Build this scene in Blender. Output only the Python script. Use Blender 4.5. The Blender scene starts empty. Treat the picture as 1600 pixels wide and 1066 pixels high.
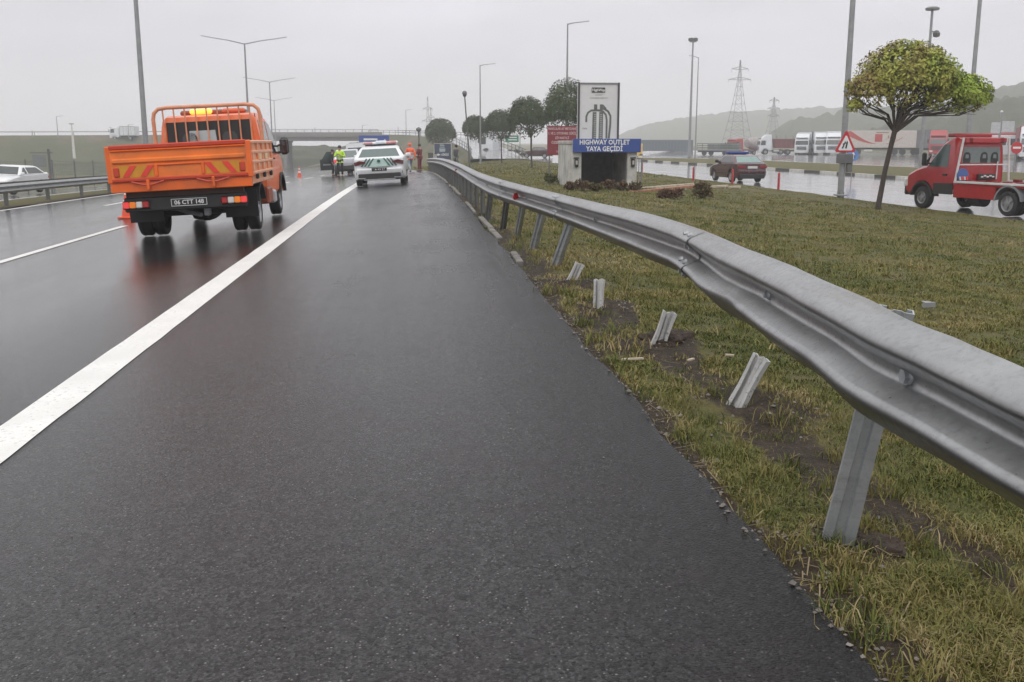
import bpy, bmesh, math, random
import numpy as np
from mathutils import Vector, Matrix, noise as mnoise
random.seed(7); np.random.seed(7)
SC = bpy.context.scene; COL = SC.collection
# ---------------------------------------------------------------- camera
HCAM = 1.4; FPX = 1560.0
PITCH = math.atan(311/1560); YAW = math.atan(157*math.cos(PITCH)/1560)
cam = bpy.data.objects.new("camera", bpy.data.cameras.new("camera")); COL.objects.link(cam)
cam.location = (0, 0, HCAM); cam.rotation_euler = (math.pi/2-PITCH, 0, -YAW)
cam.data.sensor_width = 36; cam.data.lens = 36*FPX/1600
cam.data.clip_start = 0.05; cam.data.clip_end = 6000
SC.camera = cam
# ---------------------------------------------------------------- world: overcast, rainy daylight
EXPOSURE = 0.0
SUN_EL, SUN_AZ = 48, 200          # degrees; azimuth clockwise from +Y (behind the camera)
SC.view_settings.view_transform = 'Standard'; SC.view_settings.look = 'None'
SC.view_settings.exposure = EXPOSURE; SC.view_settings.gamma = 1
SC.cycles.volume_bounces = 3; SC.cycles.max_bounces = 8; SC.cycles.use_denoising = True
SC.cycles.transparent_max_bounces = 12
try: SC.cycles.volume_step_rate = 4
except Exception: pass
W = bpy.data.worlds.new("World"); SC.world = W; W.use_nodes = True
nt = W.node_tree; nt.nodes.clear()
def WN(t, **k):
    n = nt.nodes.new(t)
    for a, b in k.items(): setattr(n, a, b)
    return n
sky = WN('ShaderNodeTexSky', sky_type='NISHITA', sun_disc=False, sun_elevation=math.radians(SUN_EL), sun_rotation=math.radians(SUN_AZ))
hs = WN('ShaderNodeHueSaturation'); hs.inputs['Saturation'].default_value = .12; hs.inputs['Value'].default_value = .5
nt.links.new(sky.outputs[0], hs.inputs['Color'])
tc = WN('ShaderNodeTexCoord'); sep = WN('ShaderNodeSeparateXYZ'); nt.links.new(tc.outputs['Generated'], sep.inputs[0])
ramp = WN('ShaderNodeValToRGB')     # overcast cloud layer: brighter overhead than at the horizon
e = ramp.color_ramp.elements
e[0].position = 0.0; e[0].color = (.425, .415, .455, 1); e[1].position = 1.0; e[1].color = (1, 1, 1.0, 1)
m_ = e.new(.16); m_.color = (.475, .47, .505, 1)
nt.links.new(sep.outputs['Z'], ramp.inputs[0])
mp = WN('ShaderNodeMapping'); mp.inputs['Scale'].default_value = (1.6, 1.6, 5); nt.links.new(tc.outputs['Generated'], mp.inputs[0])
nz = WN('ShaderNodeTexNoise'); nz.inputs['Scale'].default_value = 2.2; nz.inputs['Detail'].default_value = 4; nt.links.new(mp.outputs[0], nz.inputs['Vector'])
mr = WN('ShaderNodeMapRange'); mr.inputs['From Min'].default_value = .3; mr.inputs['From Max'].default_value = .7
mr.inputs['To Min'].default_value = .87; mr.inputs['To Max'].default_value = 1.10; nt.links.new(nz.outputs[0], mr.inputs[0])
sc1 = WN('ShaderNodeVectorMath', operation='SCALE'); nt.links.new(ramp.outputs[0], sc1.inputs[0]); nt.links.new(mr.outputs[0], sc1.inputs['Scale'])
sc2 = WN('ShaderNodeVectorMath', operation='SCALE'); nt.links.new(sc1.outputs[0], sc2.inputs[0]); sc2.inputs['Scale'].default_value = 18.8
mx = WN('ShaderNodeMix', data_type='RGBA'); mx.inputs['Factor'].default_value = .88
nt.links.new(hs.outputs[0], mx.inputs['A']); nt.links.new(sc2.outputs[0], mx.inputs['B'])
bg = WN('ShaderNodeBackground'); bg.inputs['Strength'].default_value = .1; nt.links.new(mx.outputs['Result'], bg.inputs['Color'])
wo = WN('ShaderNodeOutputWorld'); nt.links.new(bg.outputs[0], wo.inputs['Surface'])
sl = bpy.data.lights.new("sun", 'SUN'); sl.energy = .6; sl.angle = math.radians(40); sl.color = (1, .97, .93)
so = bpy.data.objects.new("sun", sl); COL.objects.link(so)
so.rotation_euler = (math.radians(90-SUN_EL), 0, math.radians(180-SUN_AZ)); so.location = (0, -20, 40)

# ---------------------------------------------------------------- terrain functions (curved, banked highway)
def cshift(Y): 
    Y = min(Y, 270.); return -.00055*(Y-40)**2 if Y > 40 else 0.
def dz(Y):
    Y = min(Y, 265.)
    return 0. if Y < 20 else (.00025*(Y-20)**2 if Y < 65 else .50625+.0225*(Y-65))
BANK = .05; EDGE = 1.15; SERV0, SERV1, ISL1 = 16.45, 28.0, 39.5
def sstep(a, b, x):
    t = max(0., min(1., (x-a)/(b-a))); return t*t*(3-2*t)
def zl(xl, Y):
    """ground height in road coordinates"""
    d = dz(Y)
    if xl <= EDGE:
        return BANK*max(xl, -28.5)-d
    ze = BANK*EDGE-d
    t = min(1., (xl-EDGE)/(SERV0-1.2-EDGE))
    z = ze+(-.7-ze)*t**1.15
    if xl > 32: z -= 1.35*sstep(150, 235, Y)*(1-sstep(70, 95, xl))
    return z
def gz(X, Y): return zl(X-cshift(Y), Y)
_fw = Vector((math.sin(YAW)*math.cos(PITCH), math.cos(YAW)*math.cos(PITCH), -math.sin(PITCH)))
_rt = Vector((math.cos(YAW), -math.sin(YAW), 0)); _up = _rt.cross(_fw)
def ray(x, y): return _fw*FPX+_rt*(x-800)+_up*(533-y)
def G(x, y):
    """where a sight line meets the ground"""
    r = ray(x, y); r = r/r.y; Y = 1.
    while Y < 900:
        if HCAM+r.z*Y < gz(r.x*Y, Y): break
        Y *= 1.01
    a, b = Y/1.01, Y
    for _ in range(30):
        m = (a+b)/2
        if HCAM+r.z*m < gz(r.x*m, m): b = m
        else: a = m
    return Vector((r.x*b, b, gz(r.x*b, b)))
def AT(x, y, Y):
    r = ray(x, y); r = r/r.y; return Vector((r.x*Y, Y, HCAM+r.z*Y))
def PR(p):
    v = Vector(p)-Vector((0, 0, HCAM)); d = v.dot(_fw); return (800+FPX*v.dot(_rt)/d, 533-FPX*v.dot(_up)/d)

# ---------------------------------------------------------------- materials
MATS = {}
def mat(name, col, rough=.6, metal=0., var=.12, vscale=6., bump=0., bscale=40., spec=.5, coat=0., emit=None, trans=0., dirt=0., alpha=1.):
    if name in MATS: return MATS[name]
    m = bpy.data.materials.new(name); m.use_nodes = True; n = m.node_tree; b = n.nodes['Principled BSDF']
    b.inputs['Roughness'].default_value = rough; b.inputs['Metallic'].default_value = metal
    b.inputs['Specular IOR Level'].default_value = spec; b.inputs['Coat Weight'].default_value = coat; b.inputs['Coat Roughness'].default_value = .06
    b.inputs['Transmission Weight'].default_value = trans; b.inputs['Alpha'].default_value = alpha
    tc = n.nodes.new('ShaderNodeTexCoord'); nz = n.nodes.new('ShaderNodeTexNoise'); nz.inputs['Scale'].default_value = vscale; nz.inputs['Detail'].default_value = 6
    n.links.new(tc.outputs['Object'], nz.inputs['Vector'])
    rp = n.nodes.new('ShaderNodeValToRGB'); e = rp.color_ramp.elements
    e[0].position = .3; e[1].position = .72
    e[0].color = tuple(c*(1-var) for c in col)+(1,); e[1].color = tuple(min(1, c*(1+var)) for c in col)+(1,)
    n.links.new(nz.outputs[0], rp.inputs[0]); out = rp.outputs[0]
    if dirt:
        z2 = n.nodes.new('ShaderNodeTexNoise'); z2.inputs['Scale'].default_value = vscale*.6; z2.inputs['Detail'].default_value = 8; z2.inputs['Roughness'].default_value = .7
        n.links.new(tc.outputs['Object'], z2.inputs['Vector'])
        r2 = n.nodes.new('ShaderNodeMapRange'); r2.inputs['From Min'].default_value = .48; r2.inputs['From Max'].default_value = .72; r2.inputs['To Max'].default_value = dirt
        n.links.new(z2.outputs[0], r2.inputs[0])
        mx = n.nodes.new('ShaderNodeMix'); mx.data_type = 'RGBA'; mx.inputs['B'].default_value = (.09, .07, .055, 1)
        n.links.new(r2.outputs[0], mx.inputs['Factor']); n.links.new(out, mx.inputs['A']); out = mx.outputs['Result']
    n.links.new(out, b.inputs['Base Color'])
    if emit: b.inputs['Emission Color'].default_value = emit[0]+(1,); b.inputs['Emission Strength'].default_value = emit[1]
    if bump:
        bn = n.nodes.new('ShaderNodeTexNoise'); bn.inputs['Scale'].default_value = bscale; bn.inputs['Detail'].default_value = 4
        n.links.new(tc.outputs['Object'], bn.inputs['Vector'])
        bp = n.nodes.new('ShaderNodeBump'); bp.inputs['Strength'].default_value = bump; bp.inputs['Distance'].default_value = .02
        n.links.new(bn.outputs[0], bp.inputs['Height']); n.links.new(bp.outputs[0], b.inputs['Normal'])
    MATS[name] = m; return m
class NB:
    """small node-building helper"""
    def __init__(s, name):
        s.m = bpy.data.materials.new(name); s.m.use_nodes = True; s.t = s.m.node_tree; s.b = s.t.nodes['Principled BSDF']; MATS[name] = s.m
        s.tc = s.t.nodes.new('ShaderNodeTexCoord')
    def L(s, a, b): s.t.links.new(a, b)
    def node(s, t, **k):
        n = s.t.nodes.new(t)
        for a, b in k.items():
            if a.startswith('i_'): n.inputs[a[2:].replace('_', ' ')].default_value = b
            else: setattr(n, a, b)
        return n
    def noise(s, scale, detail=4, rough=.5, vec=None):
        n = s.node('ShaderNodeTexNoise'); n.inputs['Scale'].default_value = scale; n.inputs['Detail'].default_value = detail; n.inputs['Roughness'].default_value = rough
        s.L(vec or s.tc.outputs['Object'], n.inputs['Vector']); return n.outputs[0]
    def scaled(s, sc):
        n = s.node('ShaderNodeMapping'); n.inputs['Scale'].default_value = sc; s.L(s.tc.outputs['Object'], n.inputs[0]); return n.outputs[0]
    def rng(s, v, a, b, c=0., d=1.):
        n = s.node('ShaderNodeMapRange')
        for k, q in zip(('From Min', 'From Max', 'To Min', 'To Max'), (a, b, c, d)): n.inputs[k].default_value = q
        s.L(v, n.inputs[0]); return n.outputs[0]
    def mix(s, f, a, b):
        n = s.node('ShaderNodeMix', data_type='RGBA')
        for k, q in (('Factor', f), ('A', a), ('B', b)):
            if isinstance(q, tuple): n.inputs[k].default_value = q+(1,)
            elif isinstance(q, (int, float)): n.inputs[k].default_value = q
            else: s.L(q, n.inputs[k])
        return n.outputs['Result']
    def math(s, op, a, b=0.):
        n = s.node('ShaderNodeMath', operation=op)
        for k, q in ((0, a), (1, b)):
            if isinstance(q, (int, float)): n.inputs[k].default_value = q
            else: s.L(q, n.inputs[k])
        return n.outputs[0]
    def ramp(s, v, stops):
        n = s.node('ShaderNodeValToRGB'); e = n.color_ramp.elements
        while len(e) < len(stops): e.new(.5)
        for q, (p, c) in zip(e, stops): q.position = p; q.color = c+(1,)
        s.L(v, n.inputs[0]); return n.outputs[0]
    def bump(s, h, strength, dist=.02, nrm=None):
        n = s.node('ShaderNodeBump'); n.inputs['Strength'].default_value = strength; n.inputs['Distance'].default_value = dist
        s.L(h, n.inputs['Height'])
        if nrm: s.L(nrm, n.inputs['Normal'])
        return n.outputs[0]
def asphalt_mat(name, dark, light, r_lo, r_hi, kind='road'):
    a = NB(name); xyz = a.node('ShaderNodeSeparateXYZ'); a.L(a.tc.outputs['Object'], xyz.inputs[0])
    fine = a.noise(130, 3, .65); mid = a.noise(14, 4, .6); big = a.noise(.35, 4, .55); streak = a.noise(1.0, 4, .6, a.scaled((1.3, .06, 1)))
    col = a.mix(a.rng(mid, .35, .65), dark, light)
    vor = a.node('ShaderNodeTexVoronoi', feature='F1'); vor.inputs['Scale'].default_value = 98; a.L(a.tc.outputs['Object'], vor.inputs['Vector'])
    wn = a.node('ShaderNodeSeparateColor'); a.L(vor.outputs['Color'], wn.inputs[0])
    stone = a.math('MULTIPLY', a.rng(wn.outputs[0], .90, .985), a.rng(vor.outputs['Distance'], .45, .2))
    col = a.mix(a.rng(fine, .42, .75, 0, .8), col, tuple(c*3.2 for c in light))
    cell = a.node('ShaderNodeVectorMath', operation='SCALE'); a.L(col, cell.inputs[0]); a.L(a.rng(wn.outputs[1], .1, .95, .22, 2.7), cell.inputs['Scale']); col = cell.outputs[0]   # each chipping its own tone
    brown = a.math('MULTIPLY', a.rng(big, .42, .62), a.rng(a.noise(3.2, 5, .7), .42, .62, 0, .42))
    col = a.mix(brown, col, (light[0]*2.3, light[1]*1.25, light[2]*1.35))
    col = a.mix(a.math('MULTIPLY', stone, .55), col, (.33, .31, .30))
    if kind == 'road': col = a.mix(a.math('MULTIPLY', a.rng(a.math('ADD', xyz.outputs[0], a.rng(mid, .3, .7, -.25, .25)), .35, 1.15), .6), col, (.004, .004, .004))   # fresh black bitumen along the outer edge
    a.L(col, a.b.inputs['Base Color'])
    wet = a.math('MULTIPLY', a.rng(streak, .3, .7, .6, 1.4), a.rng(big, .3, .7, .75, 1.25))
    if kind == 'road':
        # the shoulder drains and is a coarser, drier surface than the flooded lanes
        base = a.rng(xyz.outputs[0], -3.2, .9, r_lo, r_hi)
    else:
        base = a.rng(big, .3, .7, r_lo, r_hi)
    a.L(a.math('MULTIPLY', base, wet), a.b.inputs['Roughness'])
    if kind == 'road': a.L(a.rng(xyz.outputs[0], -3.0, .9, .42, .14), a.b.inputs['Specular IOR Level'])
    else: a.b.inputs['Specular IOR Level'].default_value = .5
    h = a.math('ADD', a.math('MULTIPLY', fine, .5), a.math('MULTIPLY', a.math('SUBTRACT', 1., vor.outputs['Distance']), .8))
    bp = a.node('ShaderNodeBump'); bp.inputs['Distance'].default_value = .0075; a.L(h, bp.inputs['Height'])
    if kind == 'road': a.L(a.rng(xyz.outputs[0], -3.5, -1.2, .12, .60), bp.inputs['Strength'])
    else: bp.inputs['Strength'].default_value = .035
    a.L(bp.outputs[0], a.b.inputs['Normal'])
    return a.m
M_ROAD = asphalt_mat('wet_asphalt', (.0058, .0060, .0064), (.0128, .0126, .0128), .10, .28)
M_SERV = asphalt_mat('wet_pavement', (.06, .06, .062), (.085, .085, .088), .05, .11, 'lot')
def line_mat():
    a = NB('road_paint'); n = a.noise(30, 6, .7); big = a.noise(2.5, 4)
    wear = a.math('MULTIPLY', a.rng(n, .56, .70), a.rng(big, .35, .62, .25, 1.))
    a.L(a.mix(wear, a.mix(a.rng(big, .3, .7), (.66, .65, .62), (.76, .75, .72)), (.2, .19, .18)), a.b.inputs['Base Color'])
    a.b.inputs['Roughness'].default_value = .42; a.L(a.bump(a.noise(120, 3), .25, .006), a.b.inputs['Normal']); return a.m
M_LINE = line_mat()
def verge_mat():
    a = NB('verge_soil_and_grass'); at = a.node('ShaderNodeAttribute', attribute_name='dirt')
    n1 = a.noise(1.1, 5, .6); n2 = a.noise(9, 6, .65); n3 = a.noise(60, 4, .6)
    g = a.ramp(n1, [(.25, (.060, .072, .016)), (.45, (.100, .098, .026)), (.6, (.135, .105, .038)), (.78, (.075, .088, .02))])
    g = a.mix(a.rng(n2, .35, .7, 0, .75), g, (.045, .046, .014))
    g = a.mix(a.rng(n3, .5, .75, 0, .5), g, (.17, .14, .06))
    s = a.ramp(n2, [(.3, (.020, .0135, .008)), (.55, (.042, .029, .018)), (.78, (.095, .072, .050))])
    s = a.mix(a.rng(n3, .58, .72, 0, .55), s, (.15, .12, .085))
    dd = a.math('ADD', at.outputs['Fac'], a.math('MULTIPLY', a.math('SUBTRACT', n2, .5), .9))
    a.L(a.mix(a.rng(dd, .35, .62), g, s), a.b.inputs['Base Color'])
    a.b.inputs['Roughness'].default_value = .8; a.b.inputs['Specular IOR Level'].default_value = .25
    a.L(a.bump(a.math('ADD', n3, n2), .8, .03), a.b.inputs['Normal']); return a.m
M_VERGE = verge_mat()
def attr_mat(name, stops, rough=.6, attr='rnd', spec=.25):
    a = NB(name); at = a.node('ShaderNodeAttribute', attribute_name=attr)
    a.L(a.ramp(at.outputs['Fac'], stops), a.b.inputs['Base Color']); a.b.inputs['Roughness'].default_value = rough; a.b.inputs['Specular IOR Level'].default_value = spec
    return a.m
M_BLADE = attr_mat('grass_blades', [(0, (.060, .080, .016)), (.3, (.115, .130, .027)), (.55, (.19, .168, .046)), (.8, (.25, .195, .078)), (1, (.36, .285, .145))])
M_STEEL = None
def steel_mat(name, lo, hi, rough, metal=.75, dirt=.35):
    a = NB(name); n1 = a.noise(5, 6, .65); n2 = a.noise(45, 5, .6); st = a.noise(2.2, 5, .6, a.scaled((1, .25, 6)))
    c = a.mix(a.rng(n1, .3, .7), lo, hi); c = a.mix(a.rng(n2, .5, .75, 0, .35), c, tuple(q*.6 for q in lo))
    c = a.mix(a.rng(st, .52, .74, 0, dirt), c, (.14, .115, .09))
    a.L(c, a.b.inputs['Base Color']); a.b.inputs['Metallic'].default_value = metal
    a.L(a.rng(n2, .3, .7, rough*.8, rough*1.3), a.b.inputs['Roughness']); a.L(a.bump(n2, .05, .006), a.b.inputs['Normal']); return a.m
M_STEEL = steel_mat('galvanised_rail', (.27, .275, .275), (.36, .365, .365), .33, .92, .6)
M_POST = steel_mat('galvanised_post', (.34, .36, .37), (.48, .50, .51), .5, .6, .5)
def stub_mat():
    a = NB('pale_galvanised_stub'); n = a.noise(38, 6, .7); b = a.noise(9, 4, .6)
    c = a.mix(a.rng(b, .3, .7), (.46, .46, .45), (.60, .60, .58)); c = a.mix(a.math('MULTIPLY', a.rng(n, .55, .64, 0, .75), a.rng(b, .40, .6)), c, (.075, .065, .052))
    a.L(c, a.b.inputs['Base Color']); a.b.inputs['Roughness'].default_value = .6; a.b.inputs['Metallic'].default_value = .15; a.L(a.bump(n, .3, .006), a.b.inputs['Normal']); return a.m
M_STUB = stub_mat()
M_POLE = steel_mat('pole_grey', (.25, .26, .265), (.34, .345, .345), .5, .4, .25)
M_DARKPOST = steel_mat('aged_post', (.10, .105, .10), (.17, .175, .17), .6, .4, .5)
BLACK = mat('black_plastic', (.018, .018, .018), .5, bump=.05)
RUBBER = mat('tyre_rubber', (.014, .014, .015), .7, bump=.1)
RIM = mat('wheel_steel', (.35, .35, .36), .35, .6)
GLASS = mat('window_glass', (.02, .028, .028), .04, spec=.7, var=.05)
GLASSG = mat('tinted_glass', (.05, .085, .08), .05, spec=.8, var=.1)
ORANGE = mat('orange_paint', (.82, .135, .005), .34, var=.10, vscale=3, coat=.25, dirt=.3)
ORANGE2 = mat('orange_red_band', (.52, .045, .012), .4, var=.1)
RED = mat('red_paint', (.36, .008, .012), .3, var=.12, coat=.5, dirt=.12)
WHITE = mat('white_paint', (.72, .73, .74), .28, var=.05, coat=.4, dirt=.06)
WHITE2 = mat('dull_white', (.62, .62, .6), .5, var=.1, dirt=.2)
TAIL = mat('red_lens', (.42, .012, .012), .15, spec=.7)
TAILON = mat('lit_red_lens', (.6, .03, .03), .2, emit=((1., .08, .08), .45))
AMBER = mat('amber_lens', (.85, .22, .02), .2, emit=((1., .30, .03), .15))
CLEAR = mat('clear_lens', (.7, .68, .65), .15)
GREY = mat('grey_paint', (.20, .21, .22), .5)
CONC = mat('concrete', (.42, .40, .37), .75, var=.22, vscale=2.5, bump=.25, bscale=25, dirt=.5)
CONCW = mat('whitewashed_concrete', (.52, .51, .47), .75, var=.2, vscale=2., bump=.2, bscale=20, dirt=.65)
BARK = mat('bark', (.055, .042, .034), .85, var=.35, vscale=12, bump=.6, bscale=30)
# ---------------------------------------------------------------- mesh helpers
def tag(o, label=None, cat=None, group=None, kind=None):
    if label: o['label'] = label
    if cat: o['category'] = cat
    if group: o['group'] = group
    if kind: o['kind'] = kind
    return o
def thing(name, label, cat, loc=(0, 0, 0), rot=(0, 0, 0), group=None):
    o = bpy.data.objects.new(name, None); COL.objects.link(o); o.location = loc; o.rotation_euler = rot; o.empty_display_size = .2
    return tag(o, label, cat, group)
def kids(o): return [c for c in COL.objects if c.parent == o]
def dup(root, loc, rot=None, label=None, scale=None):
    r = root.copy(); COL.objects.link(r); r.location = loc
    if rot is not None: r.rotation_euler = rot
    if scale is not None: r.scale = scale
    if label: r['label'] = label
    for ch in kids(root):
        c = ch.copy(); COL.objects.link(c); c.parent = r
        for g in kids(ch):
            d = g.copy(); COL.objects.link(d); d.parent = c
    return r
def from_arrays(name, V, Fs, m, parent=None, smooth=None, attrs=None):
    me = bpy.data.meshes.new(name); V = np.asarray(V, dtype=np.float32)
    lens = np.array([len(f) for f in Fs], dtype=np.int32) if not isinstance(Fs, np.ndarray) else np.full(len(Fs), Fs.shape[1], dtype=np.int32)
    flat = (np.fromiter((i for f in Fs for i in f), dtype=np.int32) if not isinstance(Fs, np.ndarray) else Fs.ravel().astype(np.int32))
    me.vertices.add(len(V)); me.vertices.foreach_set('co', V.ravel())
    me.loops.add(len(flat)); me.loops.foreach_set('vertex_index', flat)
    me.polygons.add(len(lens)); st = np.zeros(len(lens), dtype=np.int32); st[1:] = np.cumsum(lens)[:-1]
    me.polygons.foreach_set('loop_start', st); me.polygons.foreach_set('loop_total', lens)
    me.update(calc_edges=True)
    for k, v in (attrs or {}).items():
        a = me.attributes.new(k, 'FLOAT', 'POINT'); a.data.foreach_set('value', np.asarray(v, dtype=np.float32))
    me.materials.append(m)
    if smooth is not None:
        me.polygons.foreach_set('use_smooth', np.ones(len(lens), dtype=bool))
        if smooth < 180: me.set_sharp_from_angle(angle=math.radians(smooth))
    me.validate()
    o = bpy.data.objects.new(name, me); COL.objects.link(o)
    if parent: o.parent = parent
    return o
def circ(n, r, ph=0): return [(r*math.cos(ph+2*math.pi*i/n), r*math.sin(ph+2*math.pi*i/n)) for i in range(n)]
class MB:
    def __init__(s): s.v = []; s.f = []
    def add(s, vs, fs):
        k = len(s.v); s.v += [tuple(q) for q in vs]; s.f += [tuple(i+k for i in f) for f in fs]; return s
    def box(s, c, d, rz=0, rx=0, ry=0, b=0.):
        """box, optionally chamfered by b"""
        hx, hy, hz = (q/2 for q in d)
        R = Matrix.Rotation(rz, 3, 'Z') @ Matrix.Rotation(ry, 3, 'Y') @ Matrix.Rotation(rx, 3, 'X'); c = Vector(c)
        if b <= 0:
            vs = [Vector((x*hx, y*hy, z*hz)) for x in (-1, 1) for y in (-1, 1) for z in (-1, 1)]
            fs = [(0, 1, 3, 2), (4, 6, 7, 5), (0, 4, 5, 1), (2, 3, 7, 6), (0, 2, 6, 4), (1, 5, 7, 3)]
        else:
            b = min(b, hx*.95, hy*.95, hz*.95)
            vs = []; idx = {}
            for sx in (-1, 1):
                for sy in (-1, 1):
                    for sz in (-1, 1):
                        for ax in range(3):
                            p = [sx*hx, sy*hy, sz*hz]
                            for k, sg in enumerate((sx, sy, sz)):
                                if k != ax: p[k] -= sg*b
                            idx[(sx, sy, sz, ax)] = len(vs); vs.append(Vector(p))
            fs = []
            for ax in range(3):
                o1, o2 = [k for k in range(3) if k != ax]
                for sg in (-1, 1):
                    q = []
                    for a, bb in ((-1, -1), (1, -1), (1, 1), (-1, 1)):
                        k = [0, 0, 0]; k[ax] = sg; k[o1] = a; k[o2] = bb; q.append(idx[(*k, ax)])
                    fs.append(tuple(q))
                for a in (-1, 1):
                    for bb in (-1, 1):
                        q = []
                        k1 = [0, 0, 0]; k1[o1] = a; k1[o2] = bb
                        for sg, axx in ((-1, o1), (1, o1), (1, o2), (-1, o2)):
                            k = list(k1); k[ax] = sg; q.append(idx[(*k, axx)])
                        fs.append(tuple(q))
            for sx in (-1, 1):
                for sy in (-1, 1):
                    for sz in (-1, 1): fs.append(tuple(idx[(sx, sy, sz, a)] for a in range(3)))
        return s.add([c+R @ v for v in vs], fs)
    def tube(s, pts, r, n=8, cap=True):
        pts = [Vector(p) for p in pts]; rs = r if isinstance(r, (list, tuple)) else [r]*len(pts)
        vs = []; fs = []; up = None
        for i, p in enumerate(pts):
            t = (pts[min(i+1, len(pts)-1)]-pts[max(i-1, 0)]).normalized()
            if up is None:
                up = Vector((0, 0, 1)) if abs(t.z) < .9 else Vector((1, 0, 0))
            a = t.cross(up)
            if a.length < 1e-5: a = t.cross(Vector((0, 1, 0)))
            a.normalize(); b = a.cross(t).normalized(); up = b
            for x, y in circ(n, rs[i]): vs.append(p+a*x+b*y)
        for i in range(len(pts)-1):
            for j in range(n): fs.append((i*n+j, i*n+(j+1) % n, (i+1)*n+(j+1) % n, (i+1)*n+j))
        if cap: fs += [tuple(range(n))[::-1], tuple(range((len(pts)-1)*n, len(pts)*n))]
        return s.add(vs, fs)
    def lathe(s, prof, c, axis='z', n=20):
        vs = []; fs = []; c = Vector(c); m = len(prof)
        for i in range(n):
            a = 2*math.pi*i/n
            for r, h in prof:
                x, y = r*math.cos(a), r*math.sin(a)
                vs.append(c+Vector({'z': (x, y, h), 'x': (h, x, y), 'y': (x, h, y)}[axis]))
        for i in range(n):
            for j in range(m-1): fs.append((i*m+j, ((i+1) % n)*m+j, ((i+1) % n)*m+j+1, i*m+j+1))
        return s.add(vs, fs)
    def prism(s, poly, h0, h1, fmap=None, bev=0.):
        """polygon (u,v) extruded from h0 to h1; fmap(u,v,h) -> point"""
        fmap = fmap or (lambda u, v, h: (h, u, v)); n = len(poly)
        lay = [(poly, h0), (poly, h1)]
        if bev: 
            ins = inset(poly, bev); lay = [(ins, h0), (poly, h0+bev), (poly, h1-bev), (ins, h1)]
        vs = [fmap(u, v, h) for P, h in lay for u, v in P]; fs = []
        for k in range(len(lay)-1):
            for i in range(n): fs.append((k*n+i, k*n+(i+1) % n, (k+1)*n+(i+1) % n, (k+1)*n+i))
        fs += [tuple(range(n))[::-1], tuple(range((len(lay)-1)*n, len(lay)*n))]
        return s.add(vs, fs)
    def quad(s, a, b, c, d): return s.add([a, b, c, d], [(0, 1, 2, 3)])
    def build(s, name, m, parent=None, smooth=None, tri=False, deform=None, cut=None):
        bm = bmesh.new(); vv = [bm.verts.new(p) for p in s.v]
        for f in s.f:
            try: bm.faces.new([vv[i] for i in f])
            except ValueError: pass
        big = [f for f in bm.faces if len(f.verts) > 4]
        if big: bmesh.ops.triangulate(bm, faces=big, ngon_method='EAR_CLIP')
        for co, no in (cut or []):
            bmesh.ops.bisect_plane(bm, geom=bm.verts[:]+bm.edges[:]+bm.faces[:], plane_co=co, plane_no=no)
        if deform:
            for v in bm.verts: v.co = Vector(deform(v.co))
        bmesh.ops.recalc_face_normals(bm, faces=bm.faces[:])
        me = bpy.data.meshes.new(name); bm.to_mesh(me); bm.free()
        for q in (m if isinstance(m, list) else [m]): me.materials.append(q)
        if smooth is not None:
            me.polygons.foreach_set('use_smooth', np.ones(len(me.polygons), dtype=bool)); me.set_sharp_from_angle(angle=math.radians(smooth))
        o = bpy.data.objects.new(name, me); COL.objects.link(o)
        if parent: o.parent = parent
        return o
def inset(poly, d):
    n = len(poly); A = sum(poly[i][0]*poly[(i+1) % n][1]-poly[(i+1) % n][0]*poly[i][1] for i in range(n)); sg = 1 if A > 0 else -1; out = []
    for i in range(n):
        p0, p1, p2 = Vector(poly[i-1]), Vector(poly[i]), Vector(poly[(i+1) % n])
        e1 = (p1-p0).normalized(); e2 = (p2-p1).normalized()
        n1 = Vector((-e1.y, e1.x))*sg; n2 = Vector((-e2.y, e2.x))*sg; k = n1+n2
        if k.length < 1e-4: k = n1
        k = k.normalized(); c = max(.5, k.dot(n1)); q = p1+k*(d/c); out.append((q.x, q.y))
    return out
def arc(cx, cy, r, a0, a1, n=10): return [(cx+r*math.cos(math.radians(a0+(a1-a0)*i/n)), cy+r*math.sin(math.radians(a0+(a1-a0)*i/n))) for i in range(n+1)]
def text(name, body, size, m, parent, loc, rot, sx=1., align='CENTER', ext=.002, bold=0.):
    cu = bpy.data.curves.new(name, 'FONT'); cu.body = body; cu.size = size; cu.extrude = ext; cu.align_x = align; cu.align_y = 'CENTER'; cu.offset = bold; cu.resolution_u = 2
    t = bpy.data.objects.new('tmp', cu); COL.objects.link(t)
    me = bpy.data.meshes.new_from_object(t.evaluated_get(bpy.context.evaluated_depsgraph_get()))
    bpy.data.objects.remove(t); bpy.data.curves.remove(cu)
    me.materials.clear(); me.materials.append(m); me.name = name
    o = bpy.data.objects.new(name, me); COL.objects.link(o); o.parent = parent; o.location = loc; o.rotation_euler = rot; o.scale = (sx, 1, 1)
    return o
def interp(tab, x):
    if x <= tab[0][0]: return tab[0][1]
    for (a, u), (b, v) in zip(tab, tab[1:]):
        if x <= b: return u+(v-u)*(x-a)/(b-a)
    return tab[-1][1]
def smooth_interp(tab, x):
    """Catmull-Rom through (x, value) pairs"""
    n = len(tab)
    if x <= tab[0][0]: return tab[0][1]
    if x >= tab[-1][0]: return tab[-1][1]
    for i in range(n-1):
        if x <= tab[i+1][0]: break
    x1, y1 = tab[i]; x2, y2 = tab[i+1]; x0, y0 = tab[max(i-1, 0)]; x3, y3 = tab[min(i+2, n-1)]
    m1 = (y2-y0)/(x2-x0) if x2 > x0 else 0; m2 = (y3-y1)/(x3-x1) if x3 > x1 else 0
    t = (x-x1)/(x2-x1); h = x2-x1
    return (2*t**3-3*t**2+1)*y1+(t**3-2*t**2+t)*h*m1+(-2*t**3+3*t**2)*y2+(t**3-t**2)*h*m2
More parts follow.
